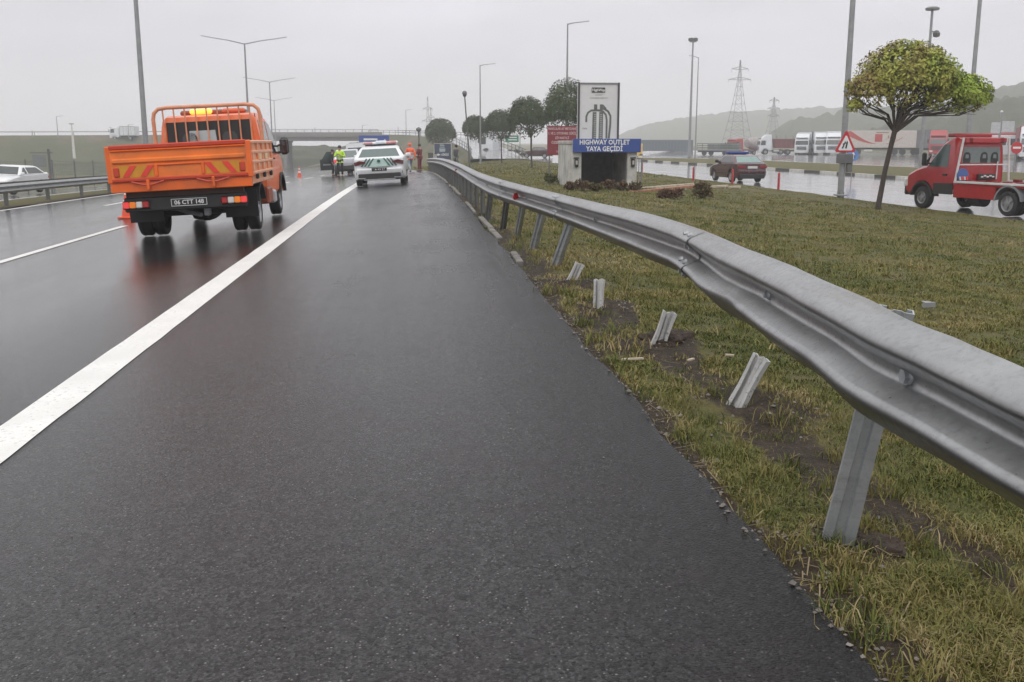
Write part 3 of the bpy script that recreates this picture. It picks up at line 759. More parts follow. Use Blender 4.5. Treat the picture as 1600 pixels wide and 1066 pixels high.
class Body:
    """closed body from a side silhouette: lower shell, greenhouse, glass"""
    def __init__(s, root, hw, z0, z1, w1, yt=None):
        s.root = root; s.hw = hw; s.z0 = z0; s.z1 = z1; s.w1 = w1; s.yt = yt or (lambda y: 1.)
    def sx(s, z, y=0): 
        t = max(0, min(1.2, (z-s.z0)/(s.z1-s.z0))); return (s.hw+(s.w1-s.hw)*t)*s.yt(y)
    def shell(s, name, poly, m, bev=.07, zcut=True, w=None):
        w = w or s.hw
        d = lambda c: (c.x*s.sx(c.z, c.y)/s.hw, c.y, c.z)
        cut = [((0, 0, s.z0), (0, 0, 1))]+[((0, y, 0), (0, 1, 0)) for y in np.arange(-3, 6, .45)]
        return MB().prism(poly, -w, w, lambda u, v, h: (h, u, v), bev).build(name, m, s.root, smooth=38, deform=d, cut=cut)
    def side(s, name, poly, side, m, off=.006, th=.02, parent=None):
        f = lambda u, v, h: (side*(s.sx(v, u)+h), u, v)
        return MB().prism(poly, off-th, off, f).build(name, m, parent or s.root)
    def face(s, name, A, B, u0, u1, m, off=.006, th=.02, parent=None, v0=0., v1=1., wA=None, wB=None, poly=None):
        """slab on the sloping end plane between profile points A (low) and B (high)"""
        A, B = Vector(A), Vector(B); t = (B-A).normalized(); n = Vector((t.y, -t.x))*( -1 if A.x+B.x < 0 else 1)
        if n.x*(A.x+B.x) < 0: n = -n
        wA = wA or s.sx(A.y, A.x); wB = wB or s.sx(B.y, B.x)
        def f(u, v, h):
            p = A+(B-A)*v+n*h; return (u*(wA+(wB-wA)*v), p.x, p.y)
        P = poly or [(u0, v0), (u1, v0), (u1, v1), (u0, v1)]
        return MB().prism(P, off-th, off, f).build(name, m, parent or s.root)
PLATE = mat('plate_white', (.62, .62, .6), .4); PLATED = mat('plate_dark', (.02, .02, .02), .4); INK = mat('ink_black', (.012, .012, .012), .5); INKW = mat('lettering_white', (.75, .75, .74), .5, var=.02)
ROLL = -BANK
def on_road(xl, Y): return Vector((xl+cshift(Y), Y, zl(xl, Y)+.008))
def pitch_at(Y): return -math.atan((dz(Y+2)-dz(Y-2))/4)

def sedan(name, label, loc, rot, paint, kind='sedan', L=4.6, hw=.9, lights=TAIL, plate='white', group=None, old=False, low=None):
    o = thing(name, label, 'car', loc, rot, group); h = L/2
    ra, fa = -h+1.02, h-.9; r = .32; zb = .23
    if kind == 'suv':
        r = .36; zb = .30
        lower = [(-h+.14, zb+.05)]+arch(ra, r+.06, r, zb)+arch(fa, r+.06, r, zb)+[(h-.12, zb), (h, .5), (h-.02, .75), (h-.18, .95), (h-1.15, 1.08), (h-1.35, 1.12), (-h+.35, 1.12), (-h+.06, 1.05), (-h, .8), (-h+.02, .5)]
        gh = [(-h+.10, 1.06), (-h+.42, 1.62), (-h+.75, 1.68), (.35, 1.67), (h-2.05, 1.6), (h-1.2, 1.06)]
        z0, z1, w1 = 1.08, 1.68, hw*.74
    else:
        lower = [(-h+.13, zb+.06)]+arch(ra, r+.05, r, zb)+arch(fa, r+.05, r, zb)+[(h-.15, zb-.02), (h-.01, .42), (h-.02, .62), (h-.2, .77), (h-.75, .89), (h-1.3, .95), (h-1.5, 1.0), (-h+.75, 1.04), (-h+.12, 1.02 if old else 1.05), (-h+.03, .96), (-h+.05, .68), (-h, .6), (-h+.02, .42)]
        gh = [(-h+.42, 1.0), (-h+1.02, 1.36), (-h+1.3, 1.42), (-.1, 1.45), (.35, 1.41), (h-1.36, .98)]
        z0, z1, w1 = .99, 1.45, hw*.70
    yt = lambda y: 1-.10*max(0, (abs(y)-h*.62)/(h*.38))**2.2
    b = Body(o, hw, z0, z1, w1, yt)
    b.shell('body', lower, paint, .06)
    g = b.shell('cabin', gh, paint, .05)
    MB().box((0, 0, .42), (hw*1.75, L*.86, .34)).build('underbody', BLACK, o)
    # side glass
    fr, rr_ = gh[-1], gh[0]; top = z1-.09
    for s in (-1, 1):
        yb = lambda z, A, B: A[0]+(B[0]-A[0])*(z-A[1])/(B[1]-A[1])
        A0, A1 = gh[0], gh[1]; F0, F1 = gh[-1], gh[-2]; zl_ = z0+.05
        ya, yb_ = yb(zl_, A0, A1)+.20, yb(zl_, F0, F1)-.18; yc, yd = yb(top, A0, A1)+.20, yb(top, F0, F1)-.14
        mid = .05
        b.side('side_window', [(ya, zl_), (mid-.05, zl_), (mid-.05, top), (max(yc, ya+.1), top-.02)], s, GLASS)
        b.side('side_window', [(mid+.05, zl_), (yb_, zl_), (min(yd, yb_-.05), top-.02), (mid+.05, top)], s, GLASS)
        if s == 1 or True:
            mm = MB().box((s*(hw*.93+.12), h-1.55, z0+.08), (.2, .1, .15), b=.035).build('mirror', paint if not old else BLACK, o)
        for yy in (ra, fa): wheel(o, s*(hw-.13), yy, r, .2, s)
        MB().box((s*(hw+.006), -.15, zb+.26), (.02, 1.9, .05), b=.008).build('side_moulding', BLACK, o)
        for yy in (-.35, .75): MB().box((s*(b.sx(z0-.12, yy)+.012), yy, z0-.12), (.03, .18, .028), b=.008).build('door_handle', paint if not old else BLACK, o)
    b.face('rear_window', gh[0], gh[1], -.84, .84, GLASSG if not old else mat('pale_rear_glass', (.16, .26, .24), .06, spec=.8), v0=.12, v1=.93)
    b.face('windscreen', gh[-1], gh[-2], -.86, .86, GLASS, v0=.08, v1=.94)
    # rear end
    if kind == 'suv':
        for s in (-1, 1):
            MB().box((s*hw*.74, -h+.05, .93), (.38, .12, .20), b=.03).build('tail_light', lights, o)
            MB().box((s*hw*.68, h-.1, .78), (.4, .16, .16), b=.03).build('headlight', CLEAR, o)
        MB().box((0, -h+.05, .50), (hw*1.8, .16, .32), b=.04).build('bumper', BLACK, o)
    else:
        for s in (-1, 1):
            if old: MB().box((s*hw*.70, -h+.045, .82), (.40, .08, .15), b=.02).build('tail_light', mat('dim_red_lens', (.22, .012, .014), .2), o)
            else: MB().prism([(.46*s, .83), (.84*s, .76), (.86*s, .88), (.66*s, .93), (.46*s, .89)], -h-.02, -h+.12, lambda u, v, hh: (u, hh+.14*max(0, abs(u)-.6), v)).build('tail_light', lights, o)
            MB().box((s*hw*.68, h-.10, .66), (.42, .18, .15), b=.03).build('headlight', CLEAR, o)
        MB().box((0, -h+.04, .345), (hw*1.62, .10, .25), b=.03).build('bumper', BLACK, o)
    MB().box((0, h-.02, .38), (hw*1.3, .08, .16), b=.02).build('grille', BLACK, o)
    p = MB().box((0, -h+.01 if kind != 'suv' else -h+.0, .60 if not old else .80), (.52, .03, .12), b=.006).build('number_plate', PLATE if plate == 'white' else PLATED, o)
    return o, b

# ---- white patrol car with green chevrons and a light bar
pc = on_road(-1.06, 37.6)
pol, pb = sedan('patrol_car', 'white patrol saloon with green boot stripes and a light bar, on the hard shoulder', pc, (pitch_at(36), ROLL, math.radians(-1)), WHITE, L=4.6, hw=.905, plate='dark', lights=mat('smoked_lens', (.10, .012, .014), .15, spec=.8))
PG = mat('patrol_green', (.02, .12, .09), .4); PGL = mat('patrol_pale_green', (.46, .60, .55), .4, var=.05)
pol.scale = (1, 1, .955)
h = 2.3
RV = lambda u, v, hh: (u, -h+.02-hh+.10*max(0, (v-.90))*6*.3, v)
MB().prism([(-.42, .70), (.42, .70), (.20, .99), (-.20, .99)], .0, .026, RV).build('boot_panel', PGL, pol)
for s in (-1, 1):
    for k in range(3):
        x = s*(.24+.115*k); MB().prism([(x+s*.10, .72), (x+s*.155, .72), (x-s*.035, 1.0), (x-s*.09, 1.0)], .02, .036, RV).build('chevron_stripe', PG, pol)
    MB().box((s*.62, -h+.0, .30), (.26, .05, .035), b=.01).build('exhaust_trim', RIM, pol)
    MB().box((s*.78, -h+.05, .49), (.04, .04, .12), b=.01).build('reflector', BLACK, pol)
MB().lathe([(0, -.02), (.055, -.02), (.05, .02), (0, .02)], (0, -h-.012, .90), 'y', 14).build('badge', PG, pol)
MB().box((0, -h+.0, .245), (1.1, .05, .04), b=.01).build('diffuser', RIM, pol)
text('plate_text', 'A 43 27', .10, INKW, pol, (.02, -h-.012, .60), (math.pi/2, 0, 0), 1.1)
lb = MB().box((0, -.05, 1.56), (1.30, .30, .11), b=.04).build('light_bar', CLEAR, pol)
MB().box((0, -.05, 1.485), (1.1, .26, .05)).build('base', BLACK, lb)
MB().box((-.44, -.05, 1.562), (.36, .32, .09), b=.03).build('lens', mat('pink_lens', (.5, .25, .27), .2), lb)
MB().box((.40, -.05, 1.562), (.40, .32, .09), b=.03).build('lens', mat('pale_red_lens', (.6, .25, .24), .2), lb)
MB().box((0, -.3, 1.60), (.34, .12, .09), b=.03).build('sign_box', mat('lit_sign', (.6, .64, .7), .3, emit=((.8, .88, 1.), .12)), lb)

# ---- silver SUV with its door open, a white van ahead of it
sv = on_road(-3.75, 69); suv, sb = sedan('suv', 'silver SUV stopped in the lane beside the traffic officer, its left door open', sv, (pitch_at(66), ROLL, math.radians(2)), mat('silver_paint', (.42, .43, .45), .25, .6, var=.05, coat=.5), 'suv', L=4.5, hw=.93, lights=TAILON, plate='white')
dr = MB().prism([(0, .38), (1.05, .38), (1.05, 1.08), (.9, 1.12), (.55, 1.6), (0, 1.6)], -.04, .04, lambda u, v, hh: (-.92-u*.93, .75-u*.35+hh, v)).build('door', mat('door_dark', (.03, .035, .035), .4), suv)
MB().prism([(.08, 1.12), (.85, 1.12), (.52, 1.54), (.08, 1.54)], -.055, .055, lambda u, v, hh: (-.92-u*.93, .75-u*.35+hh, v)).build('window', GLASSG, dr)
MB().prism([(.3, .70), (.85, .70), (.85, .80), (.3, .80)], -.08, .0, lambda u, v, hh: (-.92-u*.93, .75-u*.35+hh, v)).build('handle', RIM, dr)
vp = on_road(-3.1, 82); van = thing('van', 'white van stopped in the lane ahead of the silver SUV', 'van', vp, (pitch_at(78), ROLL, 0))
vb = Body(van, 1.0, 1.2, 2.3, .86)
vb.shell('body', [(-2.6, .4)]+arch(-1.6, .42, .36, .35)+arch(1.7, .42, .36, .35)+[(2.55, .35), (2.65, .8), (2.5, 1.1), (1.9, 1.35), (1.2, 2.2), (.8, 2.3), (-2.5, 2.3), (-2.62, 1.3)], WHITE, .1)
vb.face('rear_window', (-2.62, 1.3), (-2.5, 2.3), -.82, .82, GLASS, v0=.12, v1=.66)
for s in (-1, 1):
    MB().box((s*.9, -2.6, 1.0), (.14, .08, .5), b=.02).build('tail_light', TAIL, van)
    for yy in (-1.6, 1.7): wheel(van, s*.86, yy, .35, .22, s)
MB().box((0, -2.64, .5), (1.9, .12, .22), b=.04).build('bumper', BLACK, van)
MB().box((0, -2.64, .95), (.52, .03, .12)).build('number_plate', PLATE, van)
MB().box((0, -.2, 2.36), (1.4, 2.6, .05), b=.02).build('roof_rack', RIM, van)
# ---- maroon saloon on the service road, blue board on its roof
ma = Vector((17.55, 46.5, -.69)); c0 = G(1160, 288); ma = Vector((17.45, 53.2, zl(18, 53)+.008))
car, cb = sedan('saloon_car', 'old maroon saloon with a blue board on its roof, on the wet service road', ma, (0, 0, math.radians(3)), mat('maroon_paint', (.055, .006, .011), .25, var=.15, coat=.6, dirt=.1), L=4.4, hw=.84, old=True)
BLUEB = mat('blue_board', (.025, .07, .30), .4, var=.12)
MB().box((0, .1, 1.53), (1.15, .55, .10), b=.02).build('roof_board', BLUEB, car)
MB().box((0, .1, 1.46), (.9, .4, .05)).build('roof_bar', BLACK, car)
# ---- white car on the opposite carriageway, and a dark one at the far lot
q = on_road(-21.0, 56); q.z += .12; sedan('oncoming_car', 'white saloon approaching on the opposite carriageway behind the median rail', q, (0, ROLL, math.radians(172)), WHITE, L=4.6, hw=.9)
q = G(838, 247); sedan('parked_car', 'dark saloon parked beyond the grass verge, left of the red notice board', q, (0, 0, math.radians(80)), mat('dark_maroon', (.05, .012, .016), .3, coat=.4), L=4.3, hw=.86)
# ---------------------------------------------------------------- orange road-maintenance truck
T = thing('maintenance_truck', 'orange double-cab dropside truck with hazard-striped tailgate, stopped across the wet lane', 'truck', on_road(-3.72, 18.25), (0, ROLL, math.radians(.55)))
TW = 1.13                      # half width of the load bed
YB0, YB1 = -1.25, 1.50         # bed, rear and front
ZF = .98                       # bed floor
OR3 = mat('orange_paint_faded', (.84, .19, .018), .40, var=.14, vscale=2.5, coat=.2, dirt=.35)
PALEO = mat('pale_orange_side', (.82, .34, .16), .4, var=.14, coat=.3, dirt=.2)
bed = MB().box((0, (YB0+YB1)/2, ZF-.03), (2*TW-.06, YB1-YB0-.06, .06)).build('bed_floor', GREY, T)
MB().box((0, YB0+.02, ZF-.09), (2*TW, .10, .16), b=.012).build('bed_sill', ORANGE, T)
for s in (-1, 1): MB().box((s*(TW-.03), (YB0+YB1)/2, ZF-.07), (.06, YB1-YB0, .14), b=.012).build('bed_sill', PALEO if s > 0 else ORANGE, T)
# tailgate
tg = MB().box((0, YB0-.03, ZF+.30), (2*TW-.10, .035, .56)).build('tailgate', OR3, T)
MB().box((0, YB0-.045, ZF+.555), (2*TW-.10, .07, .075), b=.015).build('top_rail', ORANGE2, tg)
MB().box((0, YB0-.055, ZF+.500), (2*TW-.12, .05, .03), b=.012).build('rib', ORANGE, tg)
MB().box((0, YB0-.058, ZF+.335), (2*TW-.14, .05, .085), b=.022).build('rib', OR3, tg)
MB().box((0, YB0-.05, ZF+.03), (2*TW-.10, .06, .055), b=.012).build('bottom_rail', ORANGE2, tg)
fr = MB()
for x in (-.37, .37): fr.box((x, YB0-.06, ZF+.165), (.05, .035, .19), b=.01)
fr.box((0, YB0-.06, ZF+.255), (.79, .035, .03), b=.01); fr.build('centre_frame', ORANGE, tg)
HY = mat('hazard_yellow', (.62, .27, .015), .4, var=.1); HR = mat('hazard_red', (.75, .05, .03), .35, var=.08)
for s in (-1, 1):
    MB().box((s*.70, YB0-.049, ZF+.165), (.56, .012, .19)).build('hazard_panel', HY, tg)
    for k in range(2):
        x = s*(.53+.28*k); MB().prism([(x-s*.0, .08), (x+s*.10, .08), (x-s*.03, .255), (x-s*.13, .255)], 0, .012, lambda u, v, hh: (u, YB0-.057-hh, ZF+v)).build('hazard_stripe', HR, tg)
    MB().box((s*1.0, YB0-.06, ZF+.16), (.09, .04, .15), b=.012).build('latch', ORANGE2, tg)
    MB().box((s*.52, YB0-.075, ZF-.06), (.05, .06, .17), b=.012).build('hinge', ORANGE, tg)
    MB().tube([(s*.52-.26, YB0-.07, ZF+.0), (s*.52-.07, YB0-.085, ZF-.055), (s*.52+.07, YB0-.085, ZF-.055), (s*.52+.26, YB0-.07, ZF+.0)], .016, 6).build('hinge_bar', ORANGE2, tg, smooth=40)
    # corner posts and dropsides
    MB().box((s*(TW-.02), YB0+.0, ZF+.28), (.09, .09, .60), b=.015).build('corner_post', ORANGE, T)
    pm = PALEO if s > 0 else ORANGE
    sd = MB().box((s*(TW-.01), (YB0+YB1)/2, ZF+.28), (.03, YB1-YB0-.1, .52)).build('dropside', pm, T)
    mb = MB()
    for z in (.04, .22, .38, .545): mb.box((s*(TW+.018), (YB0+YB1)/2, ZF+z), (.045, YB1-YB0-.12, .055), b=.014)
    for k in range(5): mb.box((s*(TW+.018), YB0+.15+(YB1-YB0-.3)*k/4, ZF+.28), (.04, .07, .5), b=.012)
    mb.build('side_ribs', pm, sd)
    for k in range(3): MB().box((s*(TW+.03), YB0+.45+.9*k, ZF-.02), (.05, .10, .10), b=.015).build('latch', BLACK, sd)
    for k in range(2): MB().box((s*(TW+.035), YB0+.95+.75*k, ZF+.30), (.015, .30, .10)).build('reflector', mat('pale_yellow', (.8, .55, .3), .4), sd)
MB().box((0, YB1, ZF+.26), (2*TW-.1, .05, .50)).build('headboard', ORANGE, T)
# hoop and protective bars in front of the rear window
PALEB = mat('pinkish_bar', (.62, .26, .14), .4, var=.2)
hp = MB().tube([(-.99, YB1+.03, ZF), (-.985, YB1+.03, 2.04), (-.96, YB1+.03, 2.15), (-.88, YB1+.03, 2.225), (-.72, YB1+.03, 2.245), (.72, YB1+.03, 2.245), (.88, YB1+.03, 2.225), (.96, YB1+.03, 2.15), (.985, YB1+.03, 2.04), (.99, YB1+.03, ZF)], .036, 10).build('hoop', PALEB, T, smooth=50)
for k in range(9): MB().tube([(-.80+.2*k, YB1+.03, ZF+.4), (-.80+.2*k, YB1+.03, 2.235)], .015, 6).build('bar', PALEB, hp, smooth=50)
# amber beacon bar on the cab roof
bc = MB().box((0, 2.35, 2.15), (1.25, .28, .10), b=.03).build('beacon_bar', mat('beacon_base', (.25, .06, .02), .35), T)
MB().box((-.22, 2.19, 2.17), (.42, .12, .10), b=.03).build('lens', mat('lit_amber', (.9, .4, .08), .2, emit=((1., .42, .06), 1.7)), bc)
MB().box((.40, 2.22, 2.165), (.44, .12, .09), b=.03).build('lens', mat('amber_dark', (.6, .14, .06), .2), bc)
# double cab
yt = lambda y: 1-.10*max(0, (y-4.0)/1.2)**2
cbd = Body(T, .98, 1.25, 2.10, .85, yt)
cabp = [(1.60, .62)]+[(2.5, .5)]+arch(3.95, .45, .40, .48)+[(5.0, .42), (5.12, .7), (5.08, 1.0), (4.9, 1.12), (4.2, 1.32), (3.35, 1.98), (3.05, 2.07), (2.6, 2.11), (1.85, 2.10), (1.66, 2.06), (1.60, 1.9)]
cbd.shell('cab', cabp, ORANGE, .08)
rw = cbd.face('rear_window', (1.60, 1.25), (1.60, 1.9), -.80, .80, GLASS, v0=.34, v1=1.05, off=.012)
b2 = MB(); b2.prism([(-.84, .28), (.84, .28), (.83, 1.11), (-.83, 1.11)], .0, .01, lambda u, v, hh: (u*.93, 1.60-hh, 1.25+.65*v)); b2.build('seal', BLACK, rw)
for x in (-.36, .38): MB().prism([(-.14, 1.50), (.14, 1.50), (.14, 1.68), (.08, 1.76), (-.08, 1.76), (-.14, 1.68)], -.02, -.013, lambda u, v, hh, x=x: (u+x, 1.60+hh, v)).build('headrest', mat('headrest_seen', (.05, .06, .06), .6), rw)
MB().prism([(-.30, 1.54), (.22, 1.54), (.20, 1.80), (-.28, 1.80)], -.020, -.0145, lambda u, v, hh: (u-.08, 1.60+hh, v)).build('windscreen_view', mat('bright_view', (.40, .46, .46), .1, spec=.6), rw)
for s in (-1, 1):
    cbd.side('side_window', [(1.85, 1.32), (2.75, 1.32), (2.72, 1.95), (1.92, 1.96)], s, GLASSG)
    cbd.side('side_window', [(2.87, 1.30), (4.0, 1.30), (3.42, 1.88), (3.2, 1.93), (2.87, 1.95)], s, GLASS)
    mb = MB()
    for p in ([(2.80, .55), (2.815, .55), (2.815, 2.08), (2.80, 2.08)], [(1.78, .7), (1.795, .7), (1.795, 2.08), (1.78, 2.08)]): mb.prism(p, -.01, .003, lambda u, v, hh: (s*(cbd.sx(v, u)+hh), u, v))
    mb.build('door_gap', BLACK, T)
    for yy in (1.95, 3.0): MB().box((s*(cbd.sx(1.2)+.014), yy, 1.2), (.03, .16, .035), b=.01).build('door_handle', BLACK, T)
    mi = MB().box((s*1.11, 3.95, 1.44), (.19, .11, .36), b=.05).build('mirror', BLACK, T)
    MB().tube([(s*.90, 3.92, 1.28), (s*1.08, 3.95, 1.34)], .03, 6).build('bracket', BLACK, mi)
    MB().tube([(s*.90, 3.92, 1.42), (s*1.08, 3.95, 1.50)], .022, 6).build('bracket', BLACK, mi)
    MB().box((s*1.11, 3.885, 1.44), (.15, .02, .29), b=.008).build('glass', mat('mirror_glass', (.12, .12, .13), .05, .8), mi)
    MB().prism(arc(0, 0, .50, 10, 170, 10)+arc(0, 0, .44, 170, 10, 10), -.02, .05, lambda u, v, hh: (s*(.97+hh), 3.95+u, .40+v)).build('wheel_arch', BLACK, T)
    wheel(T, s*.82, 3.95, .355, .22, s, rr=.64); wheel(T, s*.93, 0, .365, .20, s, dual=True, rr=.66)
    # rear mudguards, mud flaps, tail lights
    MB().prism(arc(0, 0, .46, 20, 160, 12)+arc(0, 0, .43, 160, 20, 12), .55, 1.10, lambda u, v, hh: (s*hh, u, .37+v)).build('mudguard', BLACK, T)
    MB().box((s*.80, -.52, .50), (.56, .02, .46), rx=.06).build('mud_flap', RUBBER, T)
    tl = MB().box((s*.79, YB0+.11, .60), (.44, .07, .14), b=.02).build('tail_light', BLACK, T)
    for k, mm in enumerate((TAILON, AMBER, CLEAR, TAIL)): MB().box((s*(.95-.105*k), YB0+.075, .60), (.10, .04, .105), b=.015).build('lens', mm, tl)
    MB().box((s*.36, YB0+2.75, .62), (.09, 5.0, .16)).build('chassis_rail', BLACK, T)
    sk = MB().box((s*.98, 1.05, .55), (.26, .60, .30), b=.03).build('tool_box', mat('toolbox_brown', (.30, .06, .02), .5, dirt=.4) if s > 0 else BLACK, T)
    MB().box((s*1.02, 1.62, .50), (.22, .34, .24), b=.03).build('step', mat('pale_grey_step', (.42, .40, .42), .5, dirt=.3), T)
MB().box((0, YB0+.16, .60), (1.98, .08, .24), b=.02).build('rear_bumper', BLACK, T)
MB().box((0, YB0+.20, .80), (1.9, .10, .16)).build('cross_member', mat('rusty_dark', (.07, .03, .016), .7), T)
np_ = MB().box((.06, YB0+.10, .605), (.58, .02, .125), b=.006).build('number_plate', PLATED, T)
nb = MB()
for z in (-.056, .056): nb.box((.06, YB0+.086, .605+z), (.575, .01, .008))
for x in (-.285, .285): nb.box((.06+x, YB0+.086, .605), (.008, .01, .12))
nb.build('border', INKW, np_)
pt = text('plate_text', '06 CTT 148', .098, INKW, T, (.06, YB0+.086, .603), (math.pi/2, 0, 0), .98, bold=.002); pt.parent = np_
ax = MB().tube([(-.9, 0, .37), (.9, 0, .37)], .05, 8); ax.lathe([(0, -.15), (.12, -.12), (.15, 0), (.12, .12), (0, .15)], (0, 0, .37), 'x', 14); ax.build('rear_axle', BLACK, T, smooth=40)
MB().lathe([(.2, -.1), (.33, -.1), (.35, -.06), (.35, .06), (.33, .1), (.2, .1), (0, .08)], (0, .55, .52), 'y', 22).build('spare_wheel', RUBBER, T, smooth=40)
MB().tube([(-.5, -.2, .52), (-.2, -.3, .40), (.15, -.75, .36)], .035, 8).build('exhaust_pipe', GREY, T, smooth=40)
MB().box((.30, YB0+.32, .43), (.10, .16, .16), b=.02).build('tow_hitch', GREY, T)
mg = MB().lathe([(0, 0), (.09, 0), (.09, .02), (0, .03)], (1.05, YB0+.10, ZF-.13), 'z', 12).build('side_lamp', CLEAR, T)
for s in (-1,):
    MB().box((s*1.02, -.45, .42), (.10, .03, .3), b=.01).build('side_marker', TAIL, T)

# ---------------------------------------------------------------- red recovery truck on the service road
K = thing('recovery_truck', 'red recovery truck with a white frame behind its cab, on the wet service road', 'truck', (17.95, 27.5, zl(17.6, 28)+.008), (0, 0, math.radians(13))); K.scale = (.965, .965, .965)
WB = 3.75; CR = 2.32                       # wheelbase, rear wall of the cab
yt = lambda y: 1-.12*max(0, (y-WB)/1.1)**2
kb = Body(K, .99, 1.28, 2.32, .86, yt)
kb.shell('cab', [(CR, .70), (WB-.75, .52)]+arch(WB, .47, .40, .50)+[(WB+.70, .44), (WB+.92, .55), (WB+.92, .88), (WB+.80, 1.12), (WB+.35, 1.30), (WB-.10, 1.42), (WB-.72, 2.14), (WB-.95, 2.26), (CR+.25, 2.33), (CR+.06, 2.26), (CR, 2.0)], RED, .08)
rwn = kb.face('rear_window', (CR, 1.2), (CR, 2.1), -.80, .80, mat('crew_glass', (.13, .17, .16), .05, spec=.8), v0=.34, v1=.90, off=.012)
for x in (-.58, .10, .52):
    hr = MB(); P4 = lambda u, v, hh, x=x: (u+x, CR-.014-hh, v)
    hr.prism([(-.13, 1.52), (.13, 1.52), (.15, 1.64), (.12, 1.80), (.05, 1.85), (-.05, 1.85), (-.12, 1.80), (-.15, 1.64)], 0, .006, P4); hr.build('headrest', mat('headrest_black', (.02, .022, .022), .6), rwn)
    MB().prism([(-.07, 1.66), (.07, 1.66), (.06, 1.78), (-.06, 1.78)], .004, .009, P4).build('gap', MATS['crew_glass'], rwn)
for s in (-1, 1):
    kb.side('side_window', [(CR+.34, 1.38), (WB-.22, 1.38), (WB-.36, 1.60), (WB-.78, 2.08), (CR+.40, 2.10)], s, GLASSG)
    kb.side('quarter_window', [(WB-.16, 1.40), (WB+.10, 1.40), (WB-.26, 1.74)], s, GLASS)
    kb.side('cladding', [(CR+.05, .52), (WB-.52, .52), (WB-.52, .86), (CR+.05, .88)], s, BLACK, .012)
    mb = MB()
    for yy in (CR+.26, WB-.30): mb.prism([(yy, .6), (yy+.014, .6), (yy+.014, 1.36), (yy, 1.36)], -.01, .004, lambda u, v, hh: (s*(kb.sx(v, u)+hh), u, v))
    mb.build('door_gap', mat('deep_red', (.10, .004, .006), .5), K)
    MB().box((s*(kb.sx(1.15)+.014), CR+.42, 1.14), (.03, .2, .07), b=.012).build('door_handle', BLACK, K)
    mi = MB().box((s*1.24, WB-.30, 1.62), (.18, .12, .42), b=.05).build('mirror', BLACK, K)
    MB().tube([(s*.92, WB-.27, 1.47), (s*1.2, WB-.30, 1.52)], .03, 6).build('bracket', BLACK, mi)
    wheel(K, s*.87, WB, .37, .22, s, rr=.55); wheel(K, s*.98, 0, .37, .22, s, dual=True, rr=.64)
    MB().prism(arc(0, 0, .52, 5, 175, 12)+arc(0, 0, .46, 175, 5, 12), -.25, .04, lambda u, v, hh: (s*(.98+hh), WB+u, .38+v)).build('wheel_arch', BLACK, K)
    MB().prism(arc(0, 0, .54, 10, 170, 12)+arc(0, 0, .49, 170, 10, 12), .66, 1.10, lambda u, v, hh: (s*hh, u, .37+v)).build('mudguard', GREY, K)
    MB().box((s*.88, WB+.84, .84), (.2, .16, .28), b=.04).build('headlight', CLEAR, K)
    MB().box((s*.98, 1.42, .66), (.12, 1.72, .44), b=.02).build('side_skirt', RED, K)
    MB().box((s*1.06, -.1, .93), (.05, 4.7, .07), b=.01).build('deck_rail', WHITE2, K)
    MB().tube([(s*1.06, CR-.12, .95), (s*.90, CR-.16, 2.30)], .036, 6).build('frame_post', WHITE2, K)
    MB().box((s*.62, CR-.10, 2.22), (.20, .16, .18), b=.03).build('gantry_lamp', mat('red_beacon', (.35, .02, .02), .25), K)
    MB().box((s*.36, .3, .60), (.09, 6.0, .18)).build('chassis_rail', BLACK, K)
MB().tube([(-1.0, CR-.13, 1.46), (1.0, CR-.13, 1.46)], .022, 6).build('frame_bar', WHITE2, K)
MB().box((0, CR-.13, 2.22), (1.62, .10, .16), b=.02).build('gantry_beam', RED, K)
MB().lathe([(0, -.02), (.21, -.02), (.21, .02), (0, .02)], (-.86, CR-.20, 1.14), 'y', 20).build('round_sign', mat('sign_blue_face', (.06, .12, .32), .4), K)
bx = MB().box((.18, CR-.10, 1.08), (.66, .12, .18), b=.02).build('control_box', BLACK, K)
for k in range(5): MB().box((-.06+.11*k, CR-.175, 1.08+.03*(k % 2)), (.08, .02, .045)).build('knob', WHITE2, bx)
for k in range(4): MB().prism([(-1.02+.09*k, .99), (-.96+.09*k, .99), (-.99+.09*k, 1.10), (-1.05+.09*k, 1.10)], 0, .014, lambda u, v, hh: (u, CR-.26-hh, v)).build('hazard_stripe', (WHITE2, HR)[k % 2], K)
MB().tube([(.62, CR-.06, 1.55), (.62, CR-.06, 1.0)], .02, 6).build('hose', WHITE2, K)
kb.face('windscreen', (WB-.10, 1.42), (WB-.72, 2.14), -.86, .86, GLASS, v0=.06, v1=.95)
MB().box((0, WB+.88, .60), (1.85, .14, .36), b=.05).build('bumper', BLACK, K)
MB().box((0, CR+.55, 2.38), (1.5, .34, .12), b=.03).build('beacon_bar', MATS['red_beacon'], K)
dk = MB().box((0, -.2, .87), (2.10, 4.6, .10), b=.02).build('deck', RED, K)
for k in range(8):
    for s in (-1, 1): MB().box((s*.95, 1.7-.5*k, .96), (.16, .26, .09), b=.015).build('deck_cleat', mat('dark_red_metal', (.16, .01, .012), .5), dk)
MB().box((0, -.6, .62), (1.6, 2.6, .3)).build('under_frame', BLACK, K)
MB().lathe([(0, -.22), (.24, -.22), (.24, .22), (0, .22)], (-.6, 1.6, .42), 'y', 14).build('fuel_tank', BLACK, K, smooth=40)
